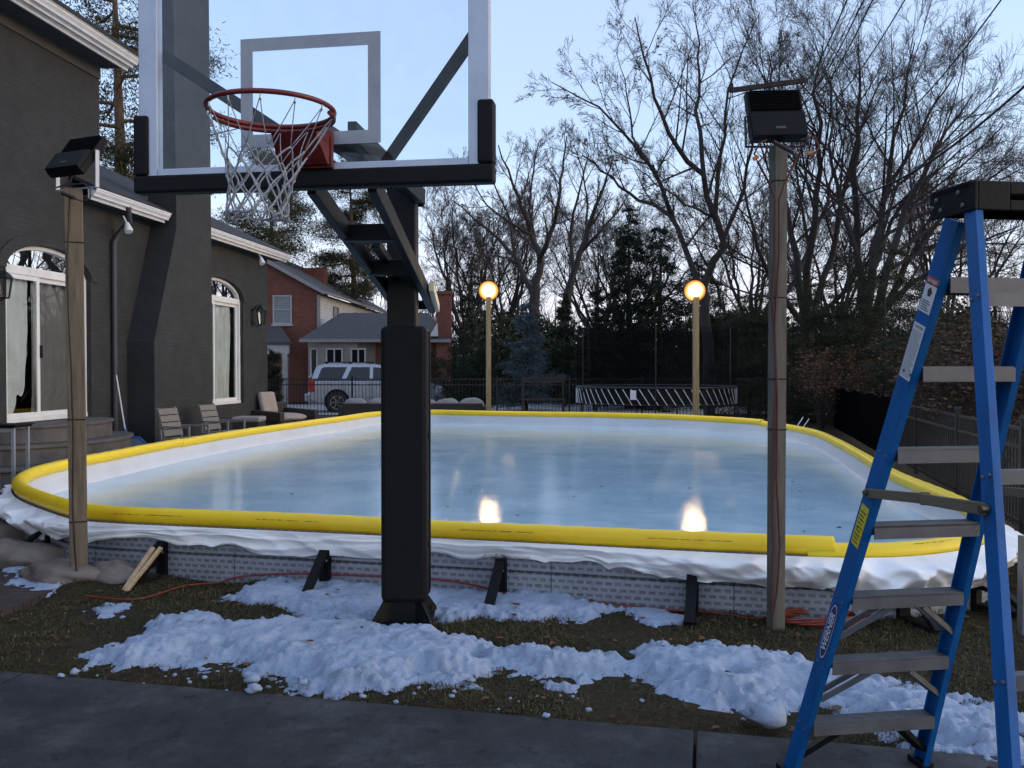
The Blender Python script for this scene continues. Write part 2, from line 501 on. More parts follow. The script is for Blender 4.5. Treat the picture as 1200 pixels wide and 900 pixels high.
nt.links.new(sky.outputs['Color'], pale.inputs[6]); nt.links.new(pale.outputs[2], low.inputs[6]); nt.links.new(low.outputs[2], bg.inputs['Color'])
bg.inputs['Strength'].default_value = SKY_STR
sl = bpy.data.lights.new('sun', 'SUN'); sl.energy = SUN_STR; sl.angle = R(25); sl.color = (1, .82, .72)
so = bpy.data.objects.new('sun', sl); COL.objects.link(so)
# direction to the sun: Nishita rotation 0 is +Y, growing clockwise seen from above
sd = Vector((math.sin(SUN_ROT) * math.cos(SUN_EL), math.cos(SUN_ROT) * math.cos(SUN_EL), math.sin(SUN_EL)))
so.rotation_euler = sd.to_track_quat('Z', 'Y').to_euler()
scn.view_settings.view_transform = 'Standard'; scn.view_settings.look = 'None'
scn.view_settings.gamma = 1; scn.view_settings.use_curve_mapping = False
scn.view_settings.exposure = EXPOSURE
scn.cycles.use_denoising = True
scn.cycles.max_bounces = 8; scn.cycles.transparent_max_bounces = 16
scn.cycles.sample_clamp_indirect = 6

# ================================================================= ground
E1 = Vector((math.cos(R(-11.5)), math.sin(R(-11.5)), 0)); E2 = Vector((-E1.y, E1.x, 0))
DRV_A = on(0, 789); DRV_B = on(1100, 884)
def edge_off(x, y):
    """distance beyond the driveway's edge (positive = lawn)"""
    d = (DRV_B - DRV_A).normalized()
    return -( (x - DRV_A.x) * d.y - (y - DRV_A.y) * d.x )

def gz(x, y):
    x = np.asarray(x, float); y = np.asarray(y, float)
    near = np.clip((10 - y) / 3, 0, 1)
    z = ((fbm(x * 2.2, y * 2.2, 3, 4) - .5) * .07 + (fbm(x * 9, y * 9, 8, 3) - .5) * .018) * near
    z = z + .075 * np.exp(-(((x + 3.35) / .55) ** 2 + ((y - 6.95) / .35) ** 2))
    k = np.clip(edge_off(x, y) / .25, 0, 1)
    return z * k - .05 * (1 - k)

def axis(lo, hi, step, far):
    a = list(np.arange(lo, hi + 1e-6, step))
    g = step; p = lo; left = []
    while p > -far: g *= 1.35; p -= g; left.append(p)
    g = step; p = hi; right = []
    while p < far: g *= 1.35; p += g; right.append(p)
    return np.array(left[::-1] + a + right)
gx = axis(-6, 6.5, .06, 600); gy = axis(3, 9, .06, 600)
GX, GY = np.meshgrid(gx, gy)
GZ = gz(GX, GY)
def ground_mat():
    m, nt, b = _nodes('lawn'); L = nt.links.new
    g = N(nt, 'ShaderNodeNewGeometry')
    n1 = N(nt, 'ShaderNodeTexNoise', i_Scale=1.1, i_Detail=8, i_Roughness=.7); L(g.outputs['Position'], n1.inputs['Vector'])
    n2 = N(nt, 'ShaderNodeTexNoise', i_Scale=26, i_Detail=6, i_Roughness=.75); L(g.outputs['Position'], n2.inputs['Vector'])
    r1 = ramp(nt, [(.30, (.030, .022, .014)), (.48, (.062, .047, .026)), (.62, (.038, .040, .018)), (.75, (.075, .055, .030))]); L(n1.outputs['Fac'], r1.inputs[0])
    r2 = ramp(nt, [(.3, (.45, .42, .40)), (.55, (1, 1, 1)), (.75, (1.7, 1.55, 1.3))]); L(n2.outputs['Fac'], r2.inputs[0])
    mx = N(nt, 'ShaderNodeMix', data_type='RGBA', blend_type='MULTIPLY'); mx.inputs[0].default_value = 1
    L(r1.outputs[0], mx.inputs[6]); L(r2.outputs[0], mx.inputs[7]); L(mx.outputs[2], b.inputs['Base Color'])
    bp = N(nt, 'ShaderNodeBump', i_Strength=.9, i_Distance=.03); L(n2.outputs['Fac'], bp.inputs['Height']); L(bp.outputs['Normal'], b.inputs['Normal'])
    b.inputs['Roughness'].default_value = .95; b.inputs['Specular IOR Level'].default_value = .15
    return m
M['lawn'] = ground_mat()
tag(MB().grid(GX, GY, GZ).build('ground', M['lawn'], smooth=180, recalc=False), kind='structure')

# driveway: concrete slabs with open joints
def concrete_mat():
    m, nt, b = _nodes('concrete'); L = nt.links.new
    g = N(nt, 'ShaderNodeNewGeometry')
    n1 = N(nt, 'ShaderNodeTexNoise', i_Scale=1.3, i_Detail=9, i_Roughness=.72); L(g.outputs['Position'], n1.inputs['Vector'])
    n2 = N(nt, 'ShaderNodeTexNoise', i_Scale=160, i_Detail=3); L(g.outputs['Position'], n2.inputs['Vector'])
    n3 = N(nt, 'ShaderNodeTexNoise', i_Scale=7, i_Detail=6, i_Roughness=.8); L(g.outputs['Position'], n3.inputs['Vector'])
    r1 = ramp(nt, [(.3, (.012, .012, .014)), (.5, (.034, .034, .036)), (.68, (.088, .087, .086))]); L(n1.outputs['Fac'], r1.inputs[0])
    r3 = ramp(nt, [(.34, (.40, .40, .40)), (.45, (1, 1, 1)), (.62, (1, 1, 1)), (.76, (1.6, 1.55, 1.48))]); L(n3.outputs['Fac'], r3.inputs[0])
    r2 = ramp(nt, [(.3, (.75, .75, .75)), (.7, (1.2, 1.2, 1.2))]); L(n2.outputs['Fac'], r2.inputs[0])
    mx = N(nt, 'ShaderNodeMix', data_type='RGBA', blend_type='MULTIPLY'); mx.inputs[0].default_value = 1
    L(r1.outputs[0], mx.inputs[6]); L(r3.outputs[0], mx.inputs[7])
    my = N(nt, 'ShaderNodeMix', data_type='RGBA', blend_type='MULTIPLY'); my.inputs[0].default_value = 1
    L(mx.outputs[2], my.inputs[6]); L(r2.outputs[0], my.inputs[7]); L(my.outputs[2], b.inputs['Base Color'])
    bp = N(nt, 'ShaderNodeBump', i_Strength=.45, i_Distance=.006); L(n2.outputs['Fac'], bp.inputs['Height']); L(bp.outputs['Normal'], b.inputs['Normal'])
    b.inputs['Roughness'].default_value = .8; b.inputs['Specular IOR Level'].default_value = .3
    return m
M['concrete'] = concrete_mat()
dr = MB()
J1 = on(40, 818); J2 = on(815, 850)
dE = (DRV_B - DRV_A).normalized(); dN = Vector((-dE.y, dE.x, 0))     # dN points to the lawn
s2 = (J2 - DRV_A).dot(dE); s1 = s2 - 3.6
cuts = [-9.0, s1 - 3.6, s1, s2, s2 + 3.6, 9.5]
depths = [0.0, -3.4, -6.8]
for i in range(len(cuts) - 1):
    for j in range(2):
        a, c = cuts[i] + .007, cuts[i + 1] - .007
        t, u = depths[j] - (.007 if j else 0), depths[j + 1] + .007
        P = [DRV_A + dE * a + dN * u, DRV_A + dE * c + dN * u, DRV_A + dE * c + dN * t, DRV_A + dE * a + dN * t]
        dr.prism([(p.x, p.y, -.10) for p in P], (0, 0, .115))
tag(dr.build('driveway', M['concrete'], bevel=.006), kind='structure')

# patio of small dark pavers beside the house
M['paver'] = brick_mat('paver', (.075, .052, .044), (.055, .042, .038), (.03, .026, .024), bw=.2, rh=.1, ms=.006)
def paver_fix(m):
    nt = m.node_tree; cb = [n for n in nt.nodes if n.type == 'COMBXYZ'][0]; sp = [n for n in nt.nodes if n.type == 'SEPXYZ'][0]
    nt.links.new(sp.outputs[0], cb.inputs[0]); nt.links.new(sp.outputs[1], cb.inputs[1])
paver_fix(M['paver'])
pa = MB(); pp = [on(-40, 735), on(20, 715), on(75, 690), on(120, 680)]
pa.prism([(-12, pp[0].y, -.05), (pp[0].x, pp[0].y, -.05), (pp[1].x, pp[1].y, -.05), (pp[2].x, pp[2].y, -.05), (pp[3].x, pp[3].y + .1, -.05), (-3.6, 8.6, -.05), (-3.6, 28.4, -.05), (-12, 28.4, -.05)], (0, 0, .085))
tag(pa.build('patio_path', M['paver']), kind='structure')

# neighbour's drive behind the iron fence
nd = MB(); nd.prism([(-26, 31.2, -.04), (12, 31.2, -.04), (9, 41, -.04), (-26, 41, -.04)], (0, 0, .06))
M['far_drive'] = mat('far_drive', (.30, .295, .29), .85, 0, .2, 1.2)
tag(nd.build('road', M['far_drive']), kind='structure')

# ================================================================= snow
def snow_mat():
    m, nt, b = _nodes('snow'); L = nt.links.new
    g = N(nt, 'ShaderNodeNewGeometry')
    n1 = N(nt, 'ShaderNodeTexNoise', i_Scale=5, i_Detail=8, i_Roughness=.75); L(g.outputs['Position'], n1.inputs['Vector'])
    r1 = ramp(nt, [(.30, (.19, .225, .28)), (.42, (.31, .38, .49)), (.6, (.39, .46, .59))]); L(n1.outputs['Fac'], r1.inputs[0])
    n2 = N(nt, 'ShaderNodeTexNoise', i_Scale=70, i_Detail=5, i_Roughness=.7); L(g.outputs['Position'], n2.inputs['Vector'])
    r2 = ramp(nt, [(.27, (.16, .12, .09)), (.33, (1, 1, 1))]); L(n2.outputs['Fac'], r2.inputs[0])
    mx = N(nt, 'ShaderNodeMix', data_type='RGBA', blend_type='MULTIPLY'); mx.inputs[0].default_value = 1
    L(r1.outputs[0], mx.inputs[6]); L(r2.outputs[0], mx.inputs[7]); L(mx.outputs[2], b.inputs['Base Color'])
    n3 = N(nt, 'ShaderNodeTexNoise', i_Scale=34, i_Detail=7, i_Roughness=.7); L(g.outputs['Position'], n3.inputs['Vector'])
    bp = N(nt, 'ShaderNodeBump', i_Strength=.8, i_Distance=.02); L(n3.outputs['Fac'], bp.inputs['Height']); L(bp.outputs['Normal'], b.inputs['Normal'])
    b.inputs['Roughness'].default_value = .75; b.inputs['Specular IOR Level'].default_value = .3
    b.inputs['Subsurface Weight'].default_value = .15; b.inputs['Subsurface Radius'].default_value = (.01, .015, .02)
    return m
M['snow'] = snow_mat()
def gpoly(pts):
    return [tuple(on(x, y))[:2] for x, y in pts]
SNOW = [
    (gpoly([(108, 768), (150, 752), (190, 733), (235, 722), (285, 735), (345, 728), (400, 722), (450, 735), (520, 748), (600, 765), (680, 770), (760, 762), (830, 766), (905, 778), (985, 792), (1080, 808), (1200, 840), (1200, 892), (1120, 880), (1000, 846), (960, 830), (880, 828), (820, 826), (770, 800), (730, 790), (700, 806), (660, 802), (600, 786), (560, 796), (500, 800), (440, 808), (390, 806), (330, 796), (295, 785), (240, 778), (180, 780), (140, 782)]), .095, .26),
    (gpoly([(255, 704), (300, 690), (345, 680), (420, 676), (460, 676), (520, 684), (560, 690), (620, 700), (660, 702), (715, 716), (690, 724), (620, 726), (560, 722), (510, 728), (440, 730), (400, 722), (340, 712), (300, 708)]), .06, .18),
    (gpoly([(0, 664), (40, 652), (70, 655), (40, 668), (10, 676)]), .04, .06),
    (gpoly([(20, 680), (60, 672), (80, 676), (50, 690), (20, 690)]), .04, .05),
    (gpoly([(36, 692), (62, 686), (68, 692), (50, 700)]), .03, .04),
    (gpoly([(118, 716), (140, 712), (138, 722), (120, 724)]), .02, .04),
    (gpoly([(742, 716), (775, 718), (792, 730), (770, 732)]), .03, .05),
]
def snow_height(X, Y):
    H = np.full(X.shape, -.05)
    n = fbm(X * 3.3, Y * 4.4, 21, 5, .55) - .5
    n2 = fbm(X * 10, Y * 11, 31, 4, .6)
    n3 = fbm(X * 30, Y * 30, 41, 3, .6)
    n4 = 1 - np.abs(2 * fbm(X * 6, Y * 7, 51, 3) - 1)
    for poly, h, soft in SNOW:
        xs = [p[0] for p in poly]; ys = [p[1] for p in poly]
        w = (X > min(xs) - .5) & (X < max(xs) + .5) & (Y > min(ys) - .5) & (Y < max(ys) + .5)
        if not w.any(): continue
        sd = poly_sd(X[w], Y[w], poly) + .05 + n[w] * .26 + (n2[w] - .5) * .24 + (n3[w] - .5) * .07
        kn = np.clip(sd / soft, -.6, 0); k = np.clip(sd / soft, 0, 1)
        k = k * k * (3 - 2 * k) * .5 + k ** .8 * .5
        H[w] = np.maximum(H[w], k * h * (.72 + .22 * n2[w] + .16 * n3[w] + 1.0 * n[w] + .22 * (n4[w] - .5)) + kn * .09 - .003)
    # hollows trodden or melted through to the grass
    for (px, py, r) in [(905, 838, .11), (735, 772, .10), (700, 805, .13), (660, 796, .10), (478, 736, .13), (560, 775, .07), (268, 742, .05), (320, 765, .06), (860, 800, .07), (1040, 836, .08)]:
        c = on(px, py)
        H -= .075 * np.exp(-((X - c.x) ** 2 + (Y - c.y) ** 2) / (r * .75) ** 2)
    return H
sx = np.arange(-5.4, 3.9, .012); sy = np.arange(3.6, 8.0, .012)
SX, SY = np.meshgrid(sx, sy)
SH = snow_height(SX, SY)
def snow_mesh():
    keep = SH > -.002
    K = keep.copy()
    K[1:, :] |= keep[:-1, :]; K[:-1, :] |= keep[1:, :]; K[:, 1:] |= keep[:, :-1]; K[:, :-1] |= keep[:, 1:]
    Z = gz(SX, SY) + np.maximum(SH, -.03)
    # stay above the driveway edge
    Z = np.where(keep & (edge_off(SX, SY) < .05), np.maximum(Z, .016 + SH * .8), Z)
    idx = -np.ones(SX.shape, int); idx[K] = np.arange(K.sum())
    mb = MB(); mb.v = list(map(tuple, np.stack([SX[K], SY[K], Z[K]], 1)))
    q = K[:-1, :-1] & K[1:, :-1] & K[1:, 1:] & K[:-1, 1:]
    a = np.stack([idx[:-1, :-1][q], idx[:-1, 1:][q], idx[1:, 1:][q], idx[1:, :-1][q]], 1)
    mb.f = list(map(tuple, a.tolist()))
    return mb
sm = snow_mesh()
rng = random.Random(5)
for (px, py, r) in [(72, 797, .022), (88, 793, .028), (100, 790, .02), (296, 803, .045), (297, 814, .04), (290, 797, .03), (355, 806, .03), (352, 800, .02), (552, 803, .025), (690, 838, .018), (885, 846, .075), (902, 852, .10), (240, 799, .016), (425, 822, .02), (640, 845, .02), (170, 786, .02)]:
    p = on(px, py); r = r * .8
    sm.blob((p.x, p.y, .02 + r * .4), (r * 1.2, r, r * .7), 9, 6, rng.randrange(99), .35, 2.5)
for k in range(45):
    px = rng.uniform(110, 1150); py = 790 + (px - 100) * .05 + rng.gauss(0, 9); p = on(px, py); r = rng.uniform(.004, .013)
    sm.blob((p.x, p.y, float(gz(p.x, p.y)) + r * .7 + (.02 if float(edge_off(p.x, p.y)) < .05 else 0)), (r * 1.3, r, r * .8), 6, 4, k, .3)
tag(sm.build('snow', M['snow'], smooth=180), 'melting snow lying in patches between the driveway and the rink', 'snow', kind='stuff')
# far snow on the lawn beyond the fence
fs = MB()
for (x0, x1, y0, y1, sd_) in [(585, 690, 468, 476, 1), (505, 560, 478, 482, 2), (690, 760, 474, 479, 3), (600, 650, 462, 465, 4)]:
    a, b_ = on(x0, y1), on(x1, y0)
    xx = np.linspace(a.x, on(x1, y1).x, 60); yy = np.linspace(a.y, b_.y, 30); XX, YY = np.meshgrid(xx, yy)
    u = (XX - xx[0]) / (xx[-1] - xx[0]) * 2 - 1; v = (YY - yy[0]) / (yy[-1] - yy[0]) * 2 - 1
    fs.grid(XX, YY, .09 * (1 - (u * u + v * v)) + (fbm(XX * 1.3, YY * .9, 60 + sd_) - .5) * .22)
tag(fs.build('snow', M['snow'], smooth=180, recalc=False), 'thin snow on the lawn behind the iron fence', 'snow', kind='stuff')

# ================================================================= grass, leaves
def snow_at(x, y):
    i = np.clip(((np.asarray(y) - sy[0]) / (sy[1] - sy[0])).astype(int), 0, len(sy) - 1)
    j = np.clip(((np.asarray(x) - sx[0]) / (sx[1] - sx[0])).astype(int), 0, len(sx) - 1)
    return SH[i, j]
RINK_PX = [(22, 569), (33, 580), (80, 597), (107, 603), (300, 612), (580, 624.7), (890, 639.7), (1010, 643.5), (1080, 640), (1140, 630), (1160, 617), (1150, 602), (1119, 583), (1051, 556), (1010, 532), (967, 510), (943, 502.7), (917, 498), (893, 495), (853, 492), (760, 487.5), (560, 484), (504, 482.9), (444, 485), (408, 490.0), (380, 493.5), (280, 508), (207, 520.5), (104, 540), (79, 545.5), (45, 554), (27, 562)]
RIM_Z = .47
RP = [on(x, y, RIM_Z) for x, y in RINK_PX]
RPOLY = [(p.x, p.y) for p in RP]
nrng = np.random.default_rng(4)
nb = 95000
bx = nrng.uniform(-5.6, 5.2, nb * 4); by = nrng.uniform(3.6, 8.6, nb * 4)
ok = (edge_off(bx, by) > .0) & (snow_at(bx, by) < .012) & (poly_sd(bx, by, RPOLY) < -.02)
ok &= ~((bx < -3.5) & (by > 6.2 + (bx + 3.5) * .25))
dens = fbm(bx * 1.6, by * 1.6, 77, 4)
ok &= nrng.random(len(bx)) < np.clip((dens - .28) * 3.2, .12, 1)
bx = bx[ok][:nb]; by = by[ok][:nb]; nb = len(bx)
ang = nrng.uniform(0, 2 * PI, nb); lean = nrng.uniform(.75, 1.5, nb); ln = nrng.uniform(.018, .055, nb) * (.6 + .8 * fbm(bx * 3, by * 3, 90, 3)); wd = nrng.uniform(.0012, .0028, nb)
bz = gz(bx, by) - .004
ca, sa = np.cos(ang), np.sin(ang)
tipx = bx + ca * np.sin(lean) * ln; tipy = by + sa * np.sin(lean) * ln; tipz = bz + np.cos(lean) * ln
mdx = bx + ca * np.sin(lean * .6) * ln * .5; mdy = by + sa * np.sin(lean * .6) * ln * .5; mdz = bz + np.cos(lean * .6) * ln * .55
V = np.stack([np.stack([bx - sa * wd, by + ca * wd, bz], 1), np.stack([bx + sa * wd, by - ca * wd, bz], 1), np.stack([mdx + sa * wd * .8, mdy - ca * wd * .8, mdz], 1), np.stack([mdx - sa * wd * .8, mdy + ca * wd * .8, mdz], 1), np.stack([tipx, tipy, tipz], 1)], 1).reshape(-1, 3)
Fq = np.arange(nb)[:, None] * 5
gm = MB(); gm.v = list(map(tuple, V)); gm.f = list(map(tuple, (Fq + np.array([0, 1, 2, 3])).tolist())) + list(map(tuple, (Fq + np.array([3, 2, 4])).tolist()))
M['grass'] = island_mat('grass', [(0, (.030, .030, .012)), (.3, (.045, .042, .018)), (.55, (.085, .066, .034)), (.85, (.13, .10, .055)), (1, (.19, .15, .09))], .9)
tag(gm.build('grass', M['grass'], recalc=False), 'short matted brown winter grass beside the driveway', 'grass', kind='stuff')

lf = MB(); rng = random.Random(9)
def leaf(mb, p, s, rng, flat=.3):
    a = rng.uniform(0, 2 * PI); n = Vector((rng.gauss(0, flat), rng.gauss(0, flat), 1)).normalized()
    d, r, u = frame((math.cos(a), math.sin(a), 0), n)
    q = [p - d * s, p - d * s * .3 + r * s * .55 + u * s * .2, p + d * s * .5 + r * s * .4, p + d * s * 1.1, p + d * s * .5 - r * s * .4 + u * s * .15, p - d * s * .3 - r * s * .55]
    mb.add(q, [(0, 1, 2, 3, 4, 5)])
for k in range(900):
    x = rng.uniform(-5.3, 4.2); y = rng.uniform(3.0, 8.2)
    e = float(edge_off(x, y)); s = float(snow_at(np.array([x]), np.array([y]))[0])
    if poly_sd(np.array([x]), np.array([y]), RPOLY)[0] > -.05: continue
    if s > .01 and rng.random() < .85: continue
    if e < 0 and rng.random() < .9: continue
    z = (.018 if e < .0 else float(gz(x, y)) + .018) + max(0, s)
    leaf(lf, Vector((x, y, z)), rng.uniform(.012, .034), rng)
for (px, py, s) in [(397, 752, .035), (604, 720, .045), (332, 805, .03), (685, 612, .02)][:3]:
    p = on(px, py); leaf(lf, Vector((p.x, p.y, float(gz(p.x, p.y)) + .03 + max(0, float(snow_at(np.array([p.x]), np.array([p.y]))[0])))), s, rng, .5)
tag(lf.build('fallen_leaves', M['dead_leaf'], recalc=False), 'small dead brown leaves scattered over the lawn and driveway', 'leaves', kind='stuff')
tag(MB().blob((0, 0, 0), (.075, .06, .055), 18, 12, 3, .25, 2).build('rock', mat('rock', (.25, .23, .21), .85, 0, .2, 9, bump=.4), origin=on(890, 852) + Vector((0, 0, .04)), smooth=180), 'pale rounded rock at the edge of the driveway', 'rock')
# ================================================================= ice rink
def resample(pts, step):
    """closed Catmull-Rom through pts, evenly spaced"""
    n = len(pts); fine = []
    for i in range(n):
        p0, p1, p2, p3 = pts[i - 1], pts[i], pts[(i + 1) % n], pts[(i + 2) % n]
        # centripetal-ish: limit overshoot by chord-scaled tangents
        d1 = (p2 - p1).length
        m1 = (p2 - p0) / max((p2 - p0).length, 1e-6) * d1; m2 = (p3 - p1) / max((p3 - p1).length, 1e-6) * d1
        for k in range(24):
            t = k / 24
            fine.append(p1 * (2 * t ** 3 - 3 * t * t + 1) + m1 * (t ** 3 - 2 * t * t + t) + p2 * (-2 * t ** 3 + 3 * t * t) + m2 * (t ** 3 - t * t))
    A = np.array([tuple(p) for p in fine]); A = np.vstack([A, A[:1]])
    s = np.concatenate([[0], np.cumsum(np.linalg.norm(np.diff(A, axis=0), axis=1))])
    k = int(s[-1] / step); q = np.linspace(0, s[-1], k, endpoint=False)
    return np.stack([np.interp(q, s, A[:, j]) for j in range(3)], 1), s[-1] / k
C, STEP = resample(RP, .022)
def smooth_closed(A, n):
    for _ in range(n):
        A = (np.roll(A, 1, 0) + A * 2 + np.roll(A, -1, 0)) / 4
    return A
C = smooth_closed(C, 110)
nC = len(C)
T = np.roll(C, -1, 0) - np.roll(C, 1, 0); T /= np.linalg.norm(T, axis=1)[:, None]
area = .5 * np.sum(C[:, 0] * np.roll(C[:, 1], -1) - np.roll(C[:, 0], -1) * C[:, 1])
OUT = np.stack([T[:, 1], -T[:, 0], np.zeros(nC)], 1) * (1 if area > 0 else -1)
S = np.arange(nC) * STEP
wob = (fbm(S * .5, S * 0, 5, 3) - .5) * .02
def ring(off, z):
    A = C + OUT * (np.asarray(off)[:, None] if np.ndim(off) else off)
    A[:, 2] = z
    return A
def loft(rings, closed=True, uv=None):
    mb = MB(); n = len(rings[0])
    for r in rings: mb.v.extend(map(tuple, r))
    for i in range(len(rings) - 1):
        for k in range(n if closed else n - 1):
            k2 = (k + 1) % n
            mb.f.append((i * n + k, i * n + k2, (i + 1) * n + k2, (i + 1) * n + k))
    return mb
def near_index(px, py, z=RIM_Z):
    p = on(px, py, z); return int(np.argmin((C[:, 0] - p.x) ** 2 + (C[:, 1] - p.y) ** 2))

rink = empty('ice_rink', (0, 13, 0), 'backyard ice rink with white boards, white liner and yellow foam rail', 'ice rink')
# --- boards (outside face carries the embossed dashes through UV)
def board_mat():
    m, nt, b = _nodes('rink_board'); L = nt.links.new
    uv = N(nt, 'ShaderNodeUVMap')
    br = N(nt, 'ShaderNodeTexBrick', i_Scale=1.0); br.offset = .5
    br.inputs['Brick Width'].default_value = .068; br.inputs['Row Height'].default_value = .045; br.inputs['Mortar Size'].default_value = .0172
    br.inputs['Mortar Smooth'].default_value = .6; br.inputs['Color1'].default_value = (.15, .155, .175, 1); br.inputs['Color2'].default_value = (.22, .225, .245, 1); br.inputs['Mortar'].default_value = (.31, .32, .345, 1)
    L(uv.outputs[0], br.inputs['Vector'])
    no = N(nt, 'ShaderNodeTexNoise', i_Scale=3, i_Detail=8, i_Roughness=.7); L(uv.outputs[0], no.inputs['Vector'])
    rp = ramp(nt, [(.3, (.72, .72, .73)), (.6, (1, 1, 1))]); L(no.outputs['Fac'], rp.inputs[0])
    mx = N(nt, 'ShaderNodeMix', data_type='RGBA', blend_type='MULTIPLY'); mx.inputs[0].default_value = 1
    sx_ = N(nt, 'ShaderNodeSeparateXYZ'); L(uv.outputs[0], sx_.inputs[0])
    dv = N(nt, 'ShaderNodeMath', operation='DIVIDE'); dv.inputs[1].default_value = 1.27; L(sx_.outputs[0], dv.inputs[0])
    fc = N(nt, 'ShaderNodeMath', operation='FRACT'); L(dv.outputs[0], fc.inputs[0])
    sr = ramp(nt, [(0, (.25, .25, .26)), (.006, (.3, .3, .31)), (.008, (1, 1, 1)), (1, (1, 1, 1))]); L(fc.outputs[0], sr.inputs[0])
    m3 = N(nt, 'ShaderNodeMix', data_type='RGBA', blend_type='MULTIPLY'); m3.inputs[0].default_value = 1
    L(br.outputs['Color'], mx.inputs[6]); L(rp.outputs[0], mx.inputs[7]); L(mx.outputs[2], m3.inputs[6]); L(sr.outputs[0], m3.inputs[7]); L(m3.outputs[2], b.inputs['Base Color'])
    bp = N(nt, 'ShaderNodeBump', i_Strength=.5, i_Distance=.01); L(br.outputs['Fac'], bp.inputs['Height']); L(bp.outputs['Normal'], b.inputs['Normal'])
    b.inputs['Roughness'].default_value = .5
    return m
M['rink_board'] = board_mat()
bz_ = [-.02, .198, .201, .214, .217, .43]
bo_ = [.058, .058, .030, .030, .046, .046]
bd = loft([ring(o, z) for o, z in zip(bo_, bz_)] + [ring(.03, .43), ring(.03, -.02)])
bd.uv = [(s, z) for z in bz_ for s in S] + [(s, .4) for s in S] + [(s, 0) for s in S]
bd.build('board_wall', M['rink_board'], rink, smooth=30)
# --- foam rail: two lengths, one lapped over the other at the joint near the right front corner
jn = near_index(973, 639.5)
def tube_part(i0, i1, rad, dz, name='foam_rail'):
    idx = [(i0 + k) % nC for k in range(((i1 - i0) % nC) + 1)]
    pts = [Vector(C[i]) + Vector((0, 0, dz + wob[i])) for i in idx][::2]
    return MB().tube(pts, [rad * (1 + .02 * math.sin(k * .9)) for k in range(len(pts))], 20).build(name, M['yellow_foam'], rink, smooth=60)
direction_ok = ((near_index(300, 612) - near_index(580, 624.7)) % nC) > nC / 2     # True when indices grow towards the right on the near side
ia, ib = near_index(22, 569), near_index(440, 486)
j_far = near_index(893, 495); j_left = near_index(207, 520)
FOAM_R = .070
if direction_ok:
    segs = [(j_left, jn, FOAM_R, .012), ((jn - 8) % nC, j_far, FOAM_R * .98, -.030), (j_far, j_left, FOAM_R, 0)]
else:
    segs = [(jn, j_left, FOAM_R, .012), (j_far, (jn + 8) % nC, FOAM_R * .98, -.030), (j_left, j_far, FOAM_R, 0)]
rails = [tube_part(*s) for s in segs]
# faint printed lines on the outer side of the foam
rng = random.Random(3)
for (px, n) in [(140, 9), (180, 7), (305, 12), (540, 13), (760, 13), (1085, 8)]:
    i0 = near_index(px, 612 + (px - 300) * .045); pr = MB()
    m_ = n * 3; vs = []
    for k in range(m_ + 1):
        i = (i0 + k * 2 // 3) % nC; a = R(17)
        p = C[i] + OUT[i] * (math.cos(a) * FOAM_R * 1.03) + np.array([0, 0, math.sin(a) * FOAM_R * 1.03 + .012 + wob[i]]) + T[i] * STEP * ((k * 2 / 3) % 1)
        h = rng.choice((.0006, .0018, .003, .004))
        vs += [p - np.array([0, 0, h]), p + np.array([0, 0, h])]
    pr.add(vs, [(2 * k, 2 * k + 2, 2 * k + 3, 2 * k + 1) for k in range(m_)])
    pr.build('lettering', M['foam_print'], rails[0], recalc=False)


# --- liner inside and outside
M['liner_in'] = mat('liner_in', (.66, .68, .72), .45, 0, .05, 2, bump=.12, bscale=7)
M['liner_out'] = mat('liner_out', (.95, .935, .915), .52, 0, .06, 3, bump=.25, bscale=14)
ICE_Z = .19
iw = (fbm(S * 1.2, S * 0 + 3, 15, 3) - .5)
inner = [ring(.0, RIM_Z - .03), ring(-.03 + iw * .02, .38), ring(-.045 + iw * .03, .30), ring(-.06 + iw * .03, .22), ring(-.10 + iw * .03, .165), ring(-.16, .150)]
loft(inner).build('inner_liner', M['liner_in'], rink, smooth=180)
